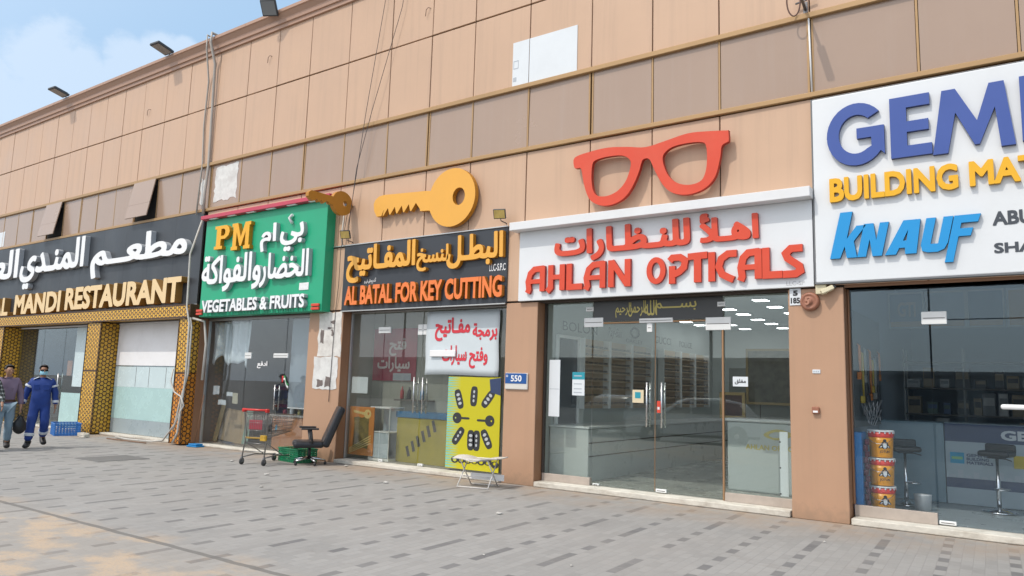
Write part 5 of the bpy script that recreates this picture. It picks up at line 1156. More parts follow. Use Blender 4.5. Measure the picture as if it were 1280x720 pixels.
# ---- vegetable shop
curtain = M2('milky plastic curtain', (.72, .78, .82), .25, var=.12, scale=2)
b = MB(); b.slab(26, 14, lambda u, v: (-16.52+1.44*u, .33+.03*math.sin(14*u+3*v)+.03*math.sin(31*u), 2.96-(1.0+.16*math.sin(7*u)*math.sin(3+5*u)+.06*math.sin(19*u))*v), (0, -1, 0), .004); tag(b.build('plastic_curtain', curtain), 'rumpled milky plastic curtain in the top of the green shop window', 'curtain')
t = thing('roller_panel', 'flat grey blue sheet covering the right window of the green shop', 'panel', (-13.1, .4, 2)); b = MB(); b.box(-13.60, -12.66, .36, .372, 1.02, 2.97, .002); child(b, 'sheet', M2('grey blue sheet', (.30, .35, .40), .45, var=.1, scale=1.5, stretch=(1, 1, .3)), t); b = MB(); b.box(-13.60, -12.66, .355, .376, .99, 1.018, .003); child(b, 'bottom_rail', white_paint, t)
t = thing('flag', 'small red white green and black flag stuck on the green shop door', 'flag', (-13.6, .24, 1.6))
for nm, (z0, z1), c_ in (('green_stripe', (1.655, 1.70), (.02, .25, .06)), ('white_stripe', (1.605, 1.654), (.7, .7, .7)), ('black_stripe', (1.555, 1.604), (.02, .02, .02))):
    b = MB(); b.slab(6, 2, lambda u, v, z0=z0, z1=z1: (-13.64+.17*u, .235+.01*math.sin(9*u), z0+(z1-z0)*v-.16*u+.04*math.sin(6*u)), (0, -1, 0), .003); child(b, nm, M2(nm, c_, .6), t)
b = MB(); b.slab(2, 4, lambda u, v: (-13.70+.059*u, .237, 1.555+.145*v), (0, -1, 0), .003); child(b, 'red_stripe', M2('flag red', (.5, .02, .03), .6), t)
t = thing('door_sticker', 'white Arabic word stuck on the green shop door', 'sticker', (-14.5, .24, 1.9)); b = MB(); b.arab('ادفع', -14.62, -14.25, 1.86, 2.02, .240, .003, .03); child(b, 'white_word', white_paint, t)
card = M2('cardboard', (.36, .26, .15), .8, var=.15, scale=4)
for (x0, x1, z0, z1, y, tilt, m_, lb) in ((-16.45, -15.35, .09, .86, .62, 14, card, 'broad cardboard sheet leaning inside the bottom of the green shop window'), (-16.52, -16.36, .09, 1.02, .52, 10, M2('worn board', (.46, .36, .20), .8, var=.2), 'narrow worn board leaning left of the cardboard sheet'), (-15.42, -15.20, .09, .90, .56, -8, M2('faded green board', (.22, .32, .26), .7, var=.2), 'faded green board leaning right of the cardboard sheet')):
    b = MB(); b.box(-(x1-x0)/2, (x1-x0)/2, -.012, .012, 0, z1-z0, .003, M=Matrix.Rotation(R(-10), 4, 'X') @ Matrix.Rotation(R(tilt*.3), 4, 'Y')); o = tag(b.build('leaning_board', m_), lb, 'board'); o.location = ((x0+x1)/2, y, z0)
t = thing('wooden_cabinet', 'brown wooden cabinet with clutter on top behind the office chair', 'cabinet', (-13.45, .56, .085))
b = MB(); b.box(-.56, .52, -.25, .25, 0, .72, .006); b.build('cabinet_body', M2('brown veneer', (.42, .19, .085), .45, var=.12, scale=3, stretch=(1, 1, .2)), t)
b = MB(); b.box(-.60, .56, -.28, .28, .725, .765, .004); b.build('cabinet_top', M2('grey veneer', (.35, .33, .30), .4), t)
b = MB(); b.shape([circle(-.42, .45, .035, .09, 14)], -.255, .004); b.build('blue_sticker', M2('logo teal', (.015, .30, .50), .4), t)
for k, (dx, h_, c_, nm, lb) in enumerate(((-.30, .10, (.35, .05, .04), 'jar', 'red jar on the wooden cabinet'), (-.12, .16, (.45, .5, .55), 'jar', 'pale grey jar on the wooden cabinet'), (.08, .12, (.5, .4, .1), 'jar', 'yellow jar on the wooden cabinet'), (.25, .14, (.10, .12, .14), 'jar', 'dark jar on the wooden cabinet'))):
    b = MB(); b.lathe([(.04, 0), (.045, .01), (.045, h_*.75), (.03, h_*.85), (.034, h_*.86), (.034, h_)], (0, 0, 0), 'z', 14); o = tag(b.build(nm, M2('jar %d' % k, c_, .3)), lb, 'jar'); o.location = (-13.45+dx*1.3, .50, .852)
t = thing('produce_shelf', 'dim produce shelf with red edge inside the green shop', 'shelf', (-14.8, 2.4, .085))
b = MB(); [b.box(-1.6, .5, -.25, .25, z, z+.04, .003) for z in (.4, .85, 1.3)]; b.build('shelf_board', M2('dark shelf board', (.09, .08, .07), .5), t)
b = MB(); [b.box(-1.6, .5, -.265, -.251, z-.03, z+.06) for z in (.4, .85, 1.3)]; b.build('red_edge', M2('dim red', (.25, .03, .025), .5), t)
b = MB(); [b.box(x, x+.04, -.2, .2, 0, 1.75) for x in (-1.6, -.55, .46)]; b.build('upright', M2('board frame', (.24, .24, .22), .5), t)
r_ = random.Random(13)
PC = None
for z in (.445, .895, 1.345):
    for k in range(6):
        c_ = [(.35, .12, .02), (.08, .16, .04), (.30, .25, .05), (.25, .03, .03), (.4, .38, .34), (.2, .16, .1)][(k+int(z*10)) % 6]
        b = MB(); b.box(-.13, .13, -.18, .18, 0, .10, .01); b.mat(1)
        for q in range(8): b.ell((r_.uniform(-.09, .09), r_.uniform(-.13, .13), .11), (.04, .04, .04), 8)
        o = tag(b.build('produce_tray', [card, M2('produce %d' % ((k+int(z*10)) % 6), c_, .5)]), 'tray of produce on the dim shelf inside the green shop', 'tray', 'produce trays on the dim shelf'); o.location = (-16.15+k*.33, 2.4, z+.087)
for k, (x, z, w_, h_, lb) in enumerate(((-16.3, 1.22, .26, .20, 'upper white paper on the green shop window'), (-16.05, .98, .30, .12, 'low white paper on the green shop window'), (-15.75, 1.2, .24, .10, 'slim white paper on the green shop window'), (-15.5, 1.02, .2, .26, 'cream paper on the green shop window'))):
    b = MB(); b.shape([ragged(x, x+w_, z, z+h_, 3, .012, k+50)], .275, .003); tag(b.build('window_paper', paper if k < 3 else M2('cream paper', (.5, .47, .36), .6)), lb, 'paper')
b = MB(); b.box(-15.9+1.0, -15.9+2.0, 2.9, 2.94, 2.12, 2.55); b.mat(1); [b.box(-14.9+q*.34, -14.9+.03+q*.34, 2.885, 2.899, 2.12, 2.55) for q in range(4)]; tag(b.build('painted_reflection', [M2('pale reflection', (.45, .52, .56), .4), joint_m]), 'pale three part pane at the back of the green shop', 'pane')  # pale panel imitates a white building mirrored in the door glass
# ---- restaurant interior things
b = MB(); b.box(-24.75+.9, -24.45+.9, .31, .325, 1.55, 2.0, .002); tag(b.build('orange_sticker', M2('orange paper', (.62, .20, .05), .5)), 'orange sheet on the restaurant door glass behind the man in blue', 'sticker')
for k, x in enumerate((-26.2, -24.6)):
    t = thing('dining_table', ['left', 'right'][k]+' dark dining table inside the restaurant', 'table', (x, 2.2, .085)); b = MB(); b.box(-.5, .5, -.4, .4, .70, .74, .006); b.build('table_top', M2('dark veneer', (.08, .05, .03), .4), t)
    for sx in (-.44, .40):
        for sy in (-.34, .30): b = MB(); b.box(sx, sx+.04, sy, sy+.04, 0, .70); b.build('leg', black_pl, t)

# ================================================================ things on the pavement
# shopping trolley, handle towards the street
t = thing('shopping_cart', 'empty wire shopping cart with red handle in front of the green shop', 'shopping cart', (-12.30, -1.05, 0), R(16))
wirem = M2('cart wire', (.26, .255, .25), .35, metal=.8, var=.1, scale=20); red_pl = M2('red plastic', (.58, .035, .03), .35)
b = MB()
def tub(a, c, r=.007): b.tube([a, c], r*.78, 6)
for s in (-1, 1):
    b.tube([(s*.25, -.50, 1.02), (s*.25, -.44, .90), (s*.235, -.40, .52), (s*.25, -.46, .14)], .013, 8)
    b.tube([(s*.25, -.46, .14), (s*.24, -.1, .17), (s*.20, .46, .13)], .013, 8)
    tub((s*.235, -.40, .42), (s*.215, .12, .17), .011)
tub((-.2, .46, .13), (.2, .46, .13), .012); tub((-.235, -.41, .40), (.235, -.41, .40), .011); tub((-.235, -.41, .25), (.235, -.41, .25), .01)
b.build('chassis', wirem, t)
b = MB()
bx = lambda u, v: (.26-.05*v, )
def P(s, v, w): # s side -1..1, v along (0 back..1 front), w height 0..1
    top = (.265-.035*v); bot = (.225-.045*v); hw = bot+(top-bot)*w
    zt = .98-.06*v; zb = .50+.10*v; return (s*hw, -.46+.95*v*(.93+.07*w), zb+(zt-zb)*w)
for w in (0, .2, .4, .6, .8, 1.0): b.tube([P(-1, 0, w), P(-1, 1, w), P(1, 1, w), P(1, 0, w)], .0042 if 0 < w < 1 else .008, 5)
for k in range(13):
    for s in (-1, 1): tub(P(s, k/12, 0), P(s, k/12, 1), .0036)
for k in range(-6, 7): tub(P(k/6, 1, 0), P(k/6, 1, 1), .0036); tub(P(k/6, 0, 0), P(k/6, 1, 0), .0036); tub(P(k/6, 0, 0), P(k/6, 0, .95), .0036)
for k in range(1, 6): tub(P(-1, k/6, 0), P(1, k/6, 0), .0036)
for w in (.3, .6, .92): tub(P(-1, 0, w), P(1, 0, w), .0045)
b.build('basket', wirem, t)
b = MB(); b.tube([(-.285, -.50, 1.03), (.285, -.50, 1.03)], .021, 10); b.box(-.29, -.235, -.52, -.43, .985, 1.055, .012); b.box(.235, .29, -.52, -.43, .985, 1.055, .012); b.build('handle', red_pl, t)
b = MB(); b.box(-.16, .14, -.440, -.434, .66, .84, .004); b.build('child_seat_flap', M2('faded crimson', (.36, .05, .07), .5), t)
b = MB(); b.box(-.25, .25, -.43, -.40, .485, .515, .008); b.box(.12, .25, -.46, -.40, .45, .56, .012); b.build('yellow_trim', M2('worn yellow', (.55, .33, .03), .5), t)
for (x, y) in ((-.25, -.46), (.25, -.46), (-.2, .46), (.2, .46)):
    b = MB(); b.box(x-.018, x+.018, y-.02, y+.02, .09, .15, .004); b.box(x-.022, x-.017, y-.03, y+.03, .05, .10); b.box(x+.017, x+.022, y-.03, y+.03, .05, .10); w = b.build('caster', M2('grey steel', (.22, .22, .23), .4, metal=.6), t)
    b = MB(); b.lathe([(.02, -.015), (.06, -.014), (.062, 0), (.06, .014), (.02, .015)], (x, y, .062), 'x', 18); b.build('wheel', M2('grey rubber', (.06, .06, .06), .7), w)
# office chair, its back tipped against the pillar, seat to the left
t = thing('office_chair', 'worn black leather office chair with tipped high back beside the pillar', 'office chair', (-11.62, -.62, 0), R(-36))
lea = M2('black leather', (.016, .016, .019), .36, var=.15, scale=6, bump=.25, bscale=14)
b = MB(); b.box(-.29, .29, -.32, .25, .34, .47, .055, seg=4)
for v in b.bm.verts: v.co.z += .02*math.cos(v.co.x*8)-.04*max(0, -v.co.y-.15)
b.build('seat', lea, t)
b = MB()
Mx = Matrix.Translation((0, .24, .36)) @ Matrix.Rotation(R(-27), 4, 'X')
b.box(-.29, .29, -.06, .08, .0, .82, .05, M=None, seg=4)
for v in b.bm.verts: v.co.y += .05*math.cos((v.co.z-.25)*5)+.25*v.co.x**2*(-1); v.co.x *= 1-.22*max(0, v.co.z-.5)
bmesh.ops.transform(b.bm, matrix=Mx, verts=b.bm.verts[:])
b.build('backrest', lea, t)
b = MB(); b.box(-.10, .10, -.088, -.066, .72, .81, .012, M=Mx); b.build('worn_patch', M2('worn orange foam', (.52, .25, .04), .8, var=.4, scale=20), t)
for s in (-1, 1):
    b = MB(); b.tube([(s*.25, .02, .40), (s*.31, .02, .44), (s*.31, -.02, .68)], [.022, .022, .026], 10); b.box(s*.31-.045, s*.31+.045, -.20, .13, .68, .715, .014, seg=2); b.build('armrest', black_pl, t)
b = MB(); b.tube([(0, 0, .12), (0, 0, .36)], .027, 12); b.box(-.11, .11, -.13, .13, .335, .362, .006); b.build('gas_column', black_pl, t)
b = MB()
for k in range(5):
    a = k*2*math.pi/5+.3; b.tube([(0, 0, .13), (.16*math.cos(a), .16*math.sin(a), .115), (.31*math.cos(a), .31*math.sin(a), .085)], [.032, .024, .016], 8)
b.build('star_base', chrome, t)
for k in range(5):
    a = k*2*math.pi/5+.3; x, y = .31*math.cos(a), .31*math.sin(a); b = MB(); b.lathe([(.01, -.026), (.028, -.024), (.03, -.004), (.02, 0), (.03, .004), (.028, .024), (.01, .026)], (x, y, .032), 'x', 16); b.tube([(x, y, .04), (x, y, .085)], .008); b.build('caster', black_pl, t)
def crate(name, label, loc, rz, sx, sy, h, m, grp=None):
    t = thing(name, label, 'crate', loc, rz, grp); b = MB()
    b.box(-sx, sx, -sy, sy, 0, .02, .004)
    nz = 5
    for k in range(nz):
        z0 = .03+k*(h-.05)/nz; z1 = z0+(h-.05)/nz*.62
        b.box(-sx, sx, -sy, -sy+.012, z0, z1, .002); b.box(-sx, sx, sy-.012, sy, z0, z1, .002); b.box(-sx, -sx+.012, -sy+.013, sy-.013, z0, z1, .002); b.box(sx-.012, sx, -sy+.013, sy-.013, z0, z1, .002)
    n = int(sx*2/.07)
    for k in range(n+1):
        x = -sx+.004+k*(2*sx-.03)/n
        for y in (-sy-.004, sy-.012): b.box(x, x+.022, y, y+.016, .0, h-.02, .003)
    n = int(sy*2/.07)
    for k in range(n+1):
        y = -sy+.004+k*(2*sy-.03)/n
        for x in (-sx-.004, sx-.012): b.box(x, x+.016, y, y+.022, .0, h-.02, .003)
    b.build('crate_body', m, t)
    b = MB(); b.box(-sx-.012, sx+.012, -sy-.012, -sy+.01, h-.03, h, .005); b.box(-sx-.012, sx+.012, sy-.01, sy+.012, h-.03, h, .005); b.box(-sx-.012, -sx+.01, -sy+.011, sy-.011, h-.03, h, .005); b.box(sx-.01, sx+.012, -sy+.011, sy-.011, h-.03, h, .005); b.build('crate_rim', m, t)
    return t
crate('plastic_crate', 'green plastic crate on the ground under the office chair', (-12.20, -.42, .0), R(-8), .36, .22, .27, M2('crate green', (.006, .20, .085), .4, var=.06))
crate('plastic_crate', 'blue plastic crate standing beside the lattice pillar of the restaurant', (-21.15, -.78, 0), R(-18), .42, .30, .32, M2('crate blue', (.03, .16, .46), .42, var=.06))
b = MB(); b.box(-.13, .13, -.10, .10, 0, .035, .012, seg=2); b.box(-.11, .11, -.08, .08, .036, .07, .015, seg=2); o = tag(b.build('dustpan', M2('bright blue plastic', (.01, .20, .48), .4)), 'flat bright blue plastic dustpan lying at the foot of the cables', 'dustpan'); o.location = (-16.15, -.16, 0); o.rotation_euler = (0, 0, R(5)); o.scale = (1.35, 1.2, 1.1)
b = MB(); b.tube([(-16.36, -.05, .07), (-16.30, .05, 1.2)], .011); tag(b.build('broom_stick', M2('brown stick', (.20, .10, .05), .6)), 'thin brown stick leaning in the corner by the brown pillar', 'stick')
# folding frame stool
t = thing('folding_stool', 'small white folding stool with a crumpled pale seat before the key shop', 'stool', (-7.42, -.70, 0), R(12))
wt = M2('chipped white tube', (.62, .60, .57), .5, var=.12, scale=12)
b = MB()
for s in (-1, 1):
    b.tube([(s*.27, -.22, .0), (s*.26, .16, .44)], .010, 8); b.tube([(s*.24, .24, .0), (s*.245, -.20, .44)], .010, 8)
for (y, z) in ((-.22, .012), (.24, .012), (.16, .44), (-.20, .44)): b.tube([(-.26, y, z), (.26, y, z)], .009, 8)
b.tube([(-.25, -.05, .16), (.25, -.05, .16)], .008); b.build('stool_frame', wt, t)
b = MB(); b.slab(14, 10, lambda u, v: (-.36+.78*u, -.24+.46*v, .455+.035*math.sin(5*u+1)*math.sin(3*v)-.05*math.exp(-((u-.45)**2)*30)+.03*u), (0, 0, 1), .012); b.build('stool_seat', M2('pale seat sheet', (.56, .53, .48), .7, var=.12, scale=6), t)
b = MB(); b.box(-.24, .36, .20, .216, .09, .19, .004); b.build('white_board', white_paint, t)
b = MB(); b.box(-.45, .45, -.5, .5, 0, .016, .004); o = tag(b.build('drain_cover', M2('drain grey', (.16, .16, .155), .8, var=.12, scale=6, bump=.4, bscale=60)), 'rectangular dark grey drain cover set in the paving near the men', 'drain cover'); o.location = (-14.75, -2.80, -.008)
for i, (x, y, s, lb) in enumerate(((-12.93, -1.41, .05, 'white scrap of paper on the paving left of the cart'), (-10.76, -2.24, .06, 'small white scrap on the paving in front of the cart'), (-10.92, -.29, .05, 'white scrap by the sill of the key shop'), (-8.70, -1.49, .06, 'white crumpled scrap on the paving before the key shop doors'), (-5.65, -2.57, .05, 'white crumpled scrap on the open paving before the optician'), (-2.0, -1.46, .025, 'tiny scrap on the paving before the right pillar'), (-4.4, -4.55, .018, 'small white speck on the dark paver in the middle'), (-3.55, -4.35, .02, 'small white speck on the paving before the optician, lower right'), (-9.6, -3.2, .04, 'pale scrap on the paving among the dark pavers'))):
    b = MB(); r_ = random.Random(i); s *= .8; b.ell((0, 0, s*.28), (s, s*.7, s*.3), 10)
    for v in b.bm.verts: v.co *= 1+r_.uniform(-.35, .35)
    o = tag(b.build('paper_scrap', M2('dusty paper', (.50, .49, .46), .8, var=.15, scale=30)), lb, 'litter', 'litter on the paving'); o.location = (x, y, .002); o.rotation_euler = (0, 0, i)
for i, (x, y, sx, lb) in enumerate(((-20.3, -.72, .16, 'pale broken block by the foot of the lattice pillar'), (-20.0, -.85, .09, 'small pale stone beside the broken block'))):
    b = MB(); b.box(-sx, sx, -.08, .08, 0, .10-.02*i, .02, seg=2); r_ = random.Random(i)
    for v in b.bm.verts: v.co *= 1+r_.uniform(-.06, .06)
    o = tag(b.build('broken_block', concrete), lb, 'block'); o.location = (x, y, 0); o.rotation_euler = (0, 0, .4*i)
for i, (y, lb) in enumerate(((-.30, 'long thin dark stick lying on the paving before the restaurant window'),)):
    b = MB(); b.tube([(-19.3, -.62, .02), (-18.2, -.70, .03), (-17.5, -.60, .02)], .014, 6); tag(b.build('fallen_stick', M2('brown stick', (.20, .10, .05), .6)), lb, 'stick')

# ================================================================ across the street: seen mirrored in the panes
def parked_car(loc, rz, label, paint):
    t = thing('parked_car', label, 'car', loc, rz, 'cars parked across from the shops')
    prof = [(-2.25, .35), (-2.28, .62), (-2.2, .82), (-1.95, .93), (-1.15, 1.02), (-.55, 1.42), (-.15, 1.56), (1.0, 1.58), (1.75, 1.42), (2.12, 1.0), (2.22, .72), (2.20, .35)]
    b = MB(); W_ = .88
    n = len(prof); rows = []
    for yk, ins in ((-W_, .10), (-W_+.05, .0), (W_-.05, .0), (W_, .10)):
        rows.append([b.bm.verts.new((x*(1-ins*.12), yk*(1-(.17 if z > 1.05 else 0)*min(1, (z-1.0)*2.0)), z-ins*.25*(z > 1.3))) for x, z in prof])
    for r0, r1 in zip(rows[:-1], rows[1:]):
        for i in range(n-1): f = b.bm.faces.new((r0[i], r0[i+1], r1[i+1], r1[i])); f.smooth = True
    b.bm.faces.new(rows[0][::-1]); b.bm.faces.new(rows[-1]); bmesh.ops.recalc_face_normals(b.bm, faces=b.bm.faces[:]); b.build('body', paint, t)
    b = MB(); b.box(-2.22, 2.18, -.84, .84, .25, .40, .03)
    for s in (-1, 1):
        for x in (-1.42, 1.42): b.lathe([(.40, -.03), (.40, .01)], (x, s*.86, .36), 'y', 24)
    b.build('undertray', black_pl, t)
    gl_ = M2('car glass', (.02, .025, .03), .06, spec=.9)
    for s in (-1, 1):
        b = MB(); y = s*.80
        for q in ([(-.95, 1.04), (-.10, 1.04), (-.10, 1.48), (-.42, 1.40)], [(-.03, 1.04), (.95, 1.04), (.90, 1.49), (-.03, 1.50)], [(1.02, 1.04), (1.72, 1.06), (1.52, 1.40), (.98, 1.48)]):
            b.shape([q], 0, .03)
        for v in b.bm.verts: v.co = Vector((v.co.x, s*(.892-.15*max(0, min(1, (v.co.z-1.0)*2.0)))+v.co.y*.4, v.co.z))
        b.build('side_window', gl_, t)
        b = MB(); b.box(-2.27, -2.05, s*.62-.16, s*.62+.16, .68, .84, .03); b.build('headlight', M2('lamp clear', (.6, .62, .65), .1), t)
        for x in (-1.42, 1.42):
            b = MB(); b.lathe([(.20, -.10), (.33, -.10), (.345, -.07), (.345, .07), (.33, .10), (.20, .10)], (x, s*.80, .345), 'y', 28); w = b.build('wheel', M2('tyre', (.02, .02, .02), .8), t)
            b = MB(); b.lathe([(.03, -.105), (.20, -.09), (.20, .09), (.03, .105)], (x, s*.80, .345), 'y', 20); b.build('rim', chrome, w)
    b = MB(); b.quad((-1.16, -.66, 1.035), (-1.16, .66, 1.035), (-.52, .58, 1.435), (-.52, -.58, 1.435)); b.build('windscreen', gl_, t, Matrix.Translation((-.012, 0, .012)))
    return t
parked_car((-9.9, -14.3, -.15), R(-24), 'white parked car mirrored in the doors of the optician', M2('white car paint', (.75, .75, .74), .2, coat=1))
parked_car((-13.8, -17.2, -.15), R(90), 'dark parked car mirrored in the shop windows', M2('dark car paint', (.05, .055, .06), .2, coat=1))
parked_car((1.5, -16.8, -.15), R(84), 'silver parked car mirrored in the building materials shop window', M2('silver car paint', (.40, .41, .42), .25, metal=.5, coat=1))
OB = thing('opposite_building', 'low pale building across the street mirrored in the panes', 'building', (-10, -62, -.15))
b = MB(); b.box(-60, -6, -8, 8, 0, 4.6); b.box(-2, 55, -6, 8, 0, 3.6); b.build('wall', M2('opposite wall', (.30, .26, .22), .8, var=.1, scale=.3), OB)
b = MB()
for k in range(22):
    x = -58+k*5; 
    if -8 < x+3 < 0: continue
    y = 8
    b.box(x, x+3.2, y, y+.06, .3, 2.8)
b.build('window', M2('dim opening', (.03, .035, .04), .2), OB)
b = MB(); b.box(-60.3, -5.7, 7.6, 8.3, 4.605, 4.9); b.box(-2.3, 55.3, 7.6, 8.3, 3.605, 3.9); b.build('cornice', M2('opposite trim', (.36, .30, .25), .8), OB)
for i, x in enumerate((-31, -12, 6)):
    t = thing('street_lamp', ['left', 'middle', 'right'][i]+' tall grey street lamp mirrored in the panes', 'street lamp', (x, -22, -.15), 0, 'street lamps across the road'); b = MB(); b.tube([(0, 0, 0), (0, 0, 7.5), (0, .4, 8.0), (0, 1.4, 8.2)], [.09, .06, .05, .04], 10); b.build('pole', M2('grey steel', (.22, .22, .23), .4, metal=.6), t); b = MB(); b.box(-.12, .12, 1.3, 1.9, 8.15, 8.25, .03); b.build('lamp_head', M2('graphite housing', (.05, .055, .06), .5), t)

# ================================================================ people
def skin_mesh(joints, edges, subd=2, root=0):
    me = bpy.data.meshes.new('skin'); me.from_pydata([j[0] for j in joints], edges, []); o = bpy.data.objects.new('skin', me); COL.objects.link(o)
    sk = o.modifiers.new('s', 'SKIN'); sk.use_smooth_shade = True
    for i, (p_, r) in enumerate(joints):
        sv = me.skin_vertices[0].data[i]; sv.radius = r if isinstance(r, tuple) else (r, r); sv.use_root = i == root
    sd = o.modifiers.new('d', 'SUBSURF'); sd.levels = subd; sd.render_levels = subd
    bpy.context.view_layer.update()
    m = bpy.data.meshes.new_from_object(o.evaluated_get(bpy.context.evaluated_depsgraph_get())); bpy.data.objects.remove(o)
    for p_ in m.polygons: p_.use_smooth = True
    return m
def finger_chain(b, base, dirv, L_, r, curl):
    d = Vector(dirv).normalized(); p = Vector(base); pts = [p.copy()]; rs = [r]
    for k in range(3):
        d = (d+Vector(curl)*(.35 if k else .1)).normalized(); p = p+d*L_*(.45, .32, .23)[k]; pts.append(p.copy()); rs.append(r*(.95, .85, .6)[k])
    b.tube(pts, rs, 8)
def make_person(name, label, loc, rz, pose, skin_m, outfit, head_turn=0.0, head_drop=0.0, build=1.0):
    """pose: dict of joints per side (s=+1 is the figure's left, +x when it faces -y)"""
    t = thing(name, label, 'person', loc, rz)
    J = {}
    J['pel'] = ((0, 0, .96), (.145, .115)); J['abd'] = ((0, -.005, 1.12), (.145*build, .115*build)); J['che'] = ((0, .0, 1.30), (.165*build, .115)); J['nek'] = ((0, .005, 1.475), (.062, .062)); J['nk2'] = ((0, -.01-head_drop*.2, 1.535), (.052, .054))
    hx = math.sin(head_turn)*.012
    J['chn'] = ((hx, -.035-head_drop*.5, 1.585-head_drop*.2), (.060, .062)); J['fac'] = ((hx, -.03-head_drop*.7, 1.645-head_drop*.35), (.073, .088)); J['cra'] = ((0, -.008-head_drop*.8, 1.695-head_drop*.45), (.074, .092)); J['top'] = ((0, .0-head_drop*.8, 1.735-head_drop*.55), (.045, .056))
    E_ = [('pel', 'abd'), ('abd', 'che'), ('che', 'nek'), ('nek', 'nk2'), ('nk2', 'chn'), ('chn', 'fac'), ('fac', 'cra'), ('cra', 'top')]
    for s, q in ((-1, 'r'), (1, 'l')):
        J['sh'+q] = ((s*.165*build, .01, 1.415), (.068, .066)); J['el'+q] = (pose['el'+q], (.047, .047)); J['wr'+q] = (pose['wr'+q], (.030, .026)); J['pa'+q] = (pose['pa'+q], (.040, .020))
        J['hp'+q] = ((s*.085, 0, .90), (.100, .10)); J['kn'+q] = (pose['kn'+q], (.062, .062)); J['an'+q] = (pose['an'+q], (.038, .040)); J['to'+q] = (pose['to'+q], (.032, .022))
        E_ += [('che', 'sh'+q), ('sh'+q, 'el'+q), ('el'+q, 'wr'+q), ('wr'+q, 'pa'+q), ('pel', 'hp'+q), ('hp'+q, 'kn'+q), ('kn'+q, 'an'+q), ('an'+q, 'to'+q)]
    keys = list(J); ix = {k: i for i, k in enumerate(keys)}
    m = skin_mesh([J[k] for k in keys], [(ix[a], ix[c]) for a, c in E_], 2, ix['pel'])
    b = MB(); b.add(m, Matrix())
    for f in b.bm.faces: f.smooth = True
    fc = Vector(J['fac'][0]); yaw = Matrix.Rotation(head_turn, 4, 'Z'); T = Matrix.Translation(fc) @ yaw
    b.ell((T @ Vector((0, -.093, -.005))), (.013, .018, .022), 10); b.ell((T @ Vector((0, -.083, -.048))), (.024, .012, .008), 10)
    for s in (-1, 1): b.ell((T @ Vector((s*.078, .012, 0))), (.010, .020, .032), 10)
    for s, q in ((-1, 'r'), (1, 'l')):
        pa = Vector(J['pa'+q][0]); wr = Vector(J['wr'+q][0]); d = (pa-wr).normalized(); side = Vector((0, -1, 0)); side = (side-d*side.dot(d)).normalized(); curl = Vector((-s*.9, -.25, 0))
        for k, (o_, L_) in enumerate(((.030, .075), (.010, .085), (-.010, .080), (-.028, .062))): finger_chain(b, pa+d*.012+side*o_, d, L_, .0095, curl)
        finger_chain(b, pa-d*.028+side*.030, (d*.6+side*.8), .062, .011, curl*.6)
    b.build('body', skin_m, t)
    # eyes and hair
    e = MB(); [e.ell((T @ Vector((s*.030, -.082, .012))), (.011, .008, .007), 10) for s in (-1, 1)]; e.build('eyes', M2('eye dark', (.015, .012, .010), .2), t)
    h = MB(); r_ = random.Random(4); cr = Vector(J['cra'][0])
    h.ell((0, 0, 0), (.086, .104, .078), 22)
    for v in h.bm.verts: v.co *= 1+r_.uniform(-.03, .05)
    rm = [v for v in h.bm.verts if v.co.z < -.035+.35*max(0, -v.co.y)*1.3 or (v.co.y < -.055 and v.co.z < .035)]
    bmesh.ops.delete(h.bm, geom=rm, context='VERTS')
    bmesh.ops.transform(h.bm, matrix=Matrix.Translation(cr+Vector((0, .006, .016))) @ yaw, verts=h.bm.verts[:]); h.build('hair', M2('black hair', (.012, .010, .009), .55), t)
    # clothes: sleeves and trunk, legs, as looser skins over the same skeleton
    def cloth(nm, ks, es, grow, mt, root, subd=2, crease=.008):
        kk = [k for k in ks]; jj = []
        for k in kk:
            p_, r = J[k]; g_ = grow.get(k, grow.get('*', .02)); jj.append((p_, (r[0]+g_, r[1]+g_)))
        m_ = skin_mesh(jj, [(kk.index(a), kk.index(c)) for a, c in es], subd, kk.index(root)); c = MB(); c.add(m_, Matrix())
        r2 = random.Random(len(nm))
        for v in c.bm.verts:
            w_ = math.sin(v.co.z*38+v.co.x*16+1.3)*math.sin(v.co.x*31+v.co.y*27+v.co.z*9); v.co += Vector((v.co.x, v.co.y, 0)).normalized()*crease*w_ if (v.co.x or v.co.y) else Vector()
        for f in c.bm.faces: f.smooth = True
        return c.build(nm, mt, t)
    J['neb'] = ((0, .004, 1.455), (.066, .064))
    for q in 'rl':
        a = Vector(J['el'+q][0]); w_ = Vector(J['wr'+q][0]); J['cf'+q] = (tuple(a.lerp(w_, .93)), (.034, .034)); k_ = Vector(J['kn'+q][0]); an = Vector(J['an'+q][0]); J['hm'+q] = (tuple(k_.lerp(an, .90)), (.052, .052))
    top_k = ['pel', 'abd', 'che', 'neb', 'shr', 'elr', 'cfr', 'shl', 'ell', 'cfl']; top_e = [('pel', 'abd'), ('abd', 'che'), ('che', 'neb'), ('che', 'shr'), ('shr', 'elr'), ('elr', 'cfr'), ('che', 'shl'), ('shl', 'ell'), ('ell', 'cfl')]
    leg_k = ['pel', 'hpr', 'knr', 'hmr', 'hpl', 'knl', 'hml']; leg_e = [('pel', 'hpr'), ('hpr', 'knr'), ('knr', 'hmr'), ('pel', 'hpl'), ('hpl', 'knl'), ('knl', 'hml')]
    lg = outfit.get('loose', .022)
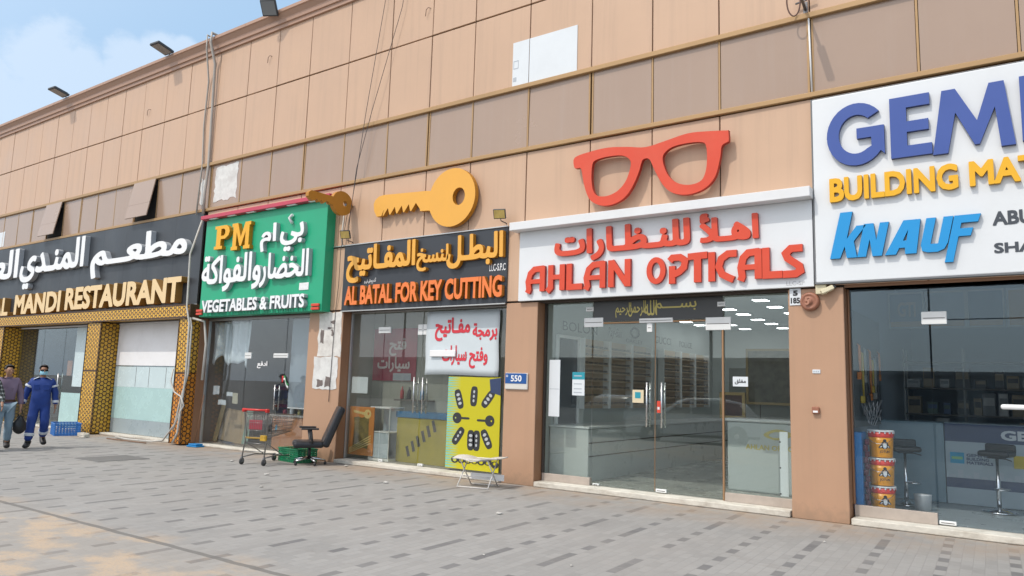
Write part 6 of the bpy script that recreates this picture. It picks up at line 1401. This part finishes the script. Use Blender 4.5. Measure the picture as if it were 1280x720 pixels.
    if outfit['kind'] == 'coverall':
        cloth('coverall', top_k+leg_k[1:], top_e+leg_e, {'*': lg, 'neb': .004, 'elr': .024, 'ell': .024, 'cfr': .026, 'cfl': .026, 'knr': .03, 'knl': .03, 'hmr': .04, 'hml': .04}, outfit['top'], 'pel')
    else:
        cloth('shirt', top_k, top_e, {'*': .027, 'neb': .004, 'pel': .016, 'elr': .022, 'ell': .022, 'cfr': .018, 'cfl': .018}, outfit['top'], 'abd')
        cloth('trousers', leg_k, leg_e, {'*': .018, 'pel': .019, 'hpr': .020, 'hpl': .020, 'knr': .022, 'knl': .022, 'hmr': .028, 'hml': .028}, outfit['legs'], 'pel')
        bl_ = MB(); bl_.lathe([(.172, -.022), (.176, -.018), (.176, .018), (.172, .022)], (0, 0, 0), 'z', 28)
        for v in bl_.bm.verts: v.co = Vector((v.co.x*1.0, v.co.y*.83, v.co.z+1.01))
        bl_.build('belt', M2('brown belt', (.07, .03, .015), .5), t)
    # collar
    c = MB(); c.lathe([(.068, 0), (.078, .004), (.070, .045), (.062, .045)], (0, .003, 1.462), 'z', 20); c.build('collar', outfit['top'], t)
    for s, q in ((-1, 'r'), (1, 'l')):
        an = Vector(J['an'+q][0]); to = Vector(J['to'+q][0]); d = (to-an); f = Vector((d.x, d.y, 0)).normalized(); heel = an-f*.045+Vector((0, 0, -.045 if d.z > -.09 else -.02)); toe = to+f*.07
        c = MB(); m_ = skin_mesh([(tuple(heel+Vector((0, 0, .012))), (.062, .056)), (tuple(an.lerp(to, .55)+Vector((0, 0, .004))), (.066, .060)), (tuple(toe+Vector((0, 0, .004))), (.062, .046)), (tuple(an+Vector((0, 0, .09))), (.070, .070))], [(0, 1), (1, 2), (0, 3)], 2, 0); c.add(m_, Matrix())
        for ff in c.bm.faces: ff.smooth = True
        c.build('boot', outfit['boot'], t)
    return t, J, T
def limb_band(t, J, a, c, f0, f1, rad, m, nm='silver_band'):
    p0, p1 = Vector(J[a][0]), Vector(J[c][0]); q0, q1 = p0.lerp(p1, f0), p0.lerp(p1, f1); b = MB(); b.tube([q0, q0.lerp(q1, .1), q0.lerp(q1, .9), q1], [rad*.97, rad, rad, rad*.97], 20); return b.build(nm, m, t)
brown_skin = M2('brown skin', (.30, .155, .095), .5, var=.06, scale=20)
tan_skin = M2('tan skin', (.40, .22, .14), .5, var=.06, scale=20)
blue_cl = M2('royal blue coverall', (.014, .048, .235), .75, var=.12, scale=7, bump=.3, bscale=18)
silver = M2('reflective silver', (.62, .66, .70), .4)
boot_b = M2('black boot', (.016, .015, .015), .5)
FACE_CAM = math.atan2(.92, -.39*-1) # heading of the walkers, along the facade and a little to the street
pose = dict(elr=(-.29, .05, 1.13), wrr=(-.335, -.04, .91), par=(-.335, -.08, .83), ell=(.265, .03, 1.14), wrl=(.285, .0, .90), pal=(.288, -.02, .82),
            knr=(-.125, -.10, .50), anr=(-.145, -.12, .10), tor=(-.165, -.25, .045), knl=(.125, -.08, .52), anl=(.10, .24, .21), tol=(.125, .16, .07))
t, J, T = make_person('person', 'man in blue coveralls with silver bands and a face mask walking past the restaurant', (-17.75, -2.92, 0), R(64), pose, brown_skin, dict(kind='coverall', top=blue_cl, boot=boot_b, loose=.030), head_turn=R(12), build=1.12)
for a, c in (('elr', 'wrr'), ('ell', 'wrl')): limb_band(t, J, a, c, .52, .74, .067, silver)
for a, c in (('knr', 'anr'), ('knl', 'anl')): limb_band(t, J, a, c, .44, .60, .099, silver)
for a, c in (('shr', 'elr'), ('shl', 'ell')): limb_band(t, J, a, c, .26, .40, .097, silver)
for s in (-1, 1):
    b = MB(); b.grid(4, 4, lambda u, v: (s*(.07+.10*u), -.02-.05*v+.13*(v-.5), 1.515-.055*u-.012*(2*v-1)**2)); b.build('shoulder_patch', silver, t, Matrix.Translation((0, 0, .012)))
for x in (-.09, .09):
    b = MB(); b.box(x-.055, x+.055, -.165, -.155, 1.24, 1.34, .004); b.box(x-.058, x+.058, -.169, -.160, 1.325, 1.36, .004); b.build('chest_pocket', blue_cl, t, Matrix.Translation((0, -.0, 0)))
b = MB(); m_ = b.grid(8, 6, lambda u, v: (T @ Vector(((u-.5)*.150, -.100+.10*(2*u-1)**2*.62+.012*(2*v-1)**2, -.078+.085*v)))); b.build('face_mask', M2('pale blue mask', (.30, .60, .72), .7), t)
b = MB()
for s in (-1, 1): b.grid(4, 3, lambda u, v, s=s: (T @ Vector((s*(.008+.060*u), -.098+.030*u*u, .000+.034*v)))); b.tube([T @ Vector((s*.066, -.07, .024)), T @ Vector((s*.082, .02, .02))], .004, 5)
b.build('sunglasses', M2('dark lens', (.008, .008, .009), .12), t)
# man in the purple shirt, looking down, carrying a black bag
pose = dict(elr=(-.235, .06, 1.14), wrr=(-.235, -.02, .91), par=(-.235, -.05, .83), ell=(.25, .05, 1.14), wrl=(.27, -.02, .90), pal=(.272, -.04, .82),
            knr=(-.10, -.10, .51), anr=(-.105, -.17, .10), tor=(-.11, -.29, .05), knl=(.095, .02, .50), anl=(.10, .20, .13), tol=(.105, .10, .045))
lil = M2('lilac shirt', (.19, .14, .205), .75, var=.08, scale=8, bump=.2, bscale=20); jeans = M2('faded jeans', (.24, .34, .42), .8, var=.16, scale=5, bump=.2, bscale=30)
t, J, T = make_person('person', 'man in lilac shirt and pale jeans looking down as he walks', (-17.72, -3.60, 0), R(70), pose, tan_skin, dict(kind='shirt', top=lil, legs=jeans, boot=M2('dark shoe', (.035, .030, .028), .5)), head_turn=R(18), head_drop=.06)
bag = thing('carrier_bag', 'black carrier bag hanging from the hand of the man in lilac', 'bag', (-17.62, -3.33, .34), R(70))
b = MB(); b.ell((0, 0, .17), (.13, .075, .20), 18)
r_ = random.Random(6)
for v in b.bm.verts: v.co.x *= 1+.12*math.sin(v.co.z*30)+r_.uniform(-.03, .03); v.co.y *= 1+.2*math.sin(v.co.z*22+v.co.x*20); 
for v in b.bm.verts: 
    if v.co.z > .25: v.co.x *= .6
b.build('bag_body', M2('black bag plastic', (.014, .014, .015), .35, bump=.5, bscale=12), bag)
b = MB(); b.tube([(-.05, 0, .33), (-.02, 0, .46), (.02, 0, .46), (.05, 0, .33)], .010, 6); b.build('bag_handle', M2('black bag plastic', (.014, .014, .015), .35), bag)
# man in the checked shirt at the edge of the frame
chk = bpy.data.materials.new('checked cloth'); chk.use_nodes = True; ct = chk.node_tree; co_ = ct.nodes.new('ShaderNodeTexCoord'); sp_ = ct.nodes.new('ShaderNodeSeparateXYZ'); ct.links.new(co_.outputs['Object'], sp_.inputs[0])
def cm(op, a, c=None):
    x = ct.nodes.new('ShaderNodeMath'); x.operation = op
    for i, v in enumerate((a, c)):
        if v is None: continue
        if isinstance(v, (int, float)): x.inputs[i].default_value = v
        else: ct.links.new(v, x.inputs[i])
    return x.outputs[0]
hx_ = cm('LESS_THAN', cm('FRACT', cm('MULTIPLY', cm('ADD', sp_.outputs[0], sp_.outputs[1]), 13.0)), .38); hz_ = cm('LESS_THAN', cm('FRACT', cm('MULTIPLY', sp_.outputs[2], 13.0)), .38)
sm_ = cm('MULTIPLY', cm('ADD', hx_, hz_), .5); rp_ = ct.nodes.new('ShaderNodeValToRGB'); rp_.color_ramp.elements[0].color = (.018, .022, .024, 1); rp_.color_ramp.elements[1].color = (.42, .44, .44, 1); rp_.color_ramp.elements.new(.5).color = (.09, .11, .11, 1)
ct.links.new(sm_, rp_.inputs[0]); ct.links.new(rp_.outputs[0], ct.nodes['Principled BSDF'].inputs['Base Color']); ct.nodes['Principled BSDF'].inputs['Roughness'].default_value = .8
pose = dict(elr=(-.26, -.02, 1.14), wrr=(-.24, -.14, .93), par=(-.24, -.17, .85), ell=(.27, -.06, 1.16), wrl=(.30, -.20, .96), pal=(.305, -.235, .89),
            knr=(-.10, .02, .50), anr=(-.105, .16, .12), tor=(-.11, .05, .045), knl=(.10, -.10, .51), anl=(.105, -.17, .10), tol=(.11, -.29, .05))
make_person('person', 'man in black and white checked shirt cut off by the left edge', (-17.50, -4.08, 0), R(72), pose, tan_skin, dict(kind='shirt', top=chk, legs=M2('blue jeans', (.16, .24, .33), .8, var=.16, scale=5), boot=M2('dark shoe', (.035, .030, .028), .5)), build=1.08)
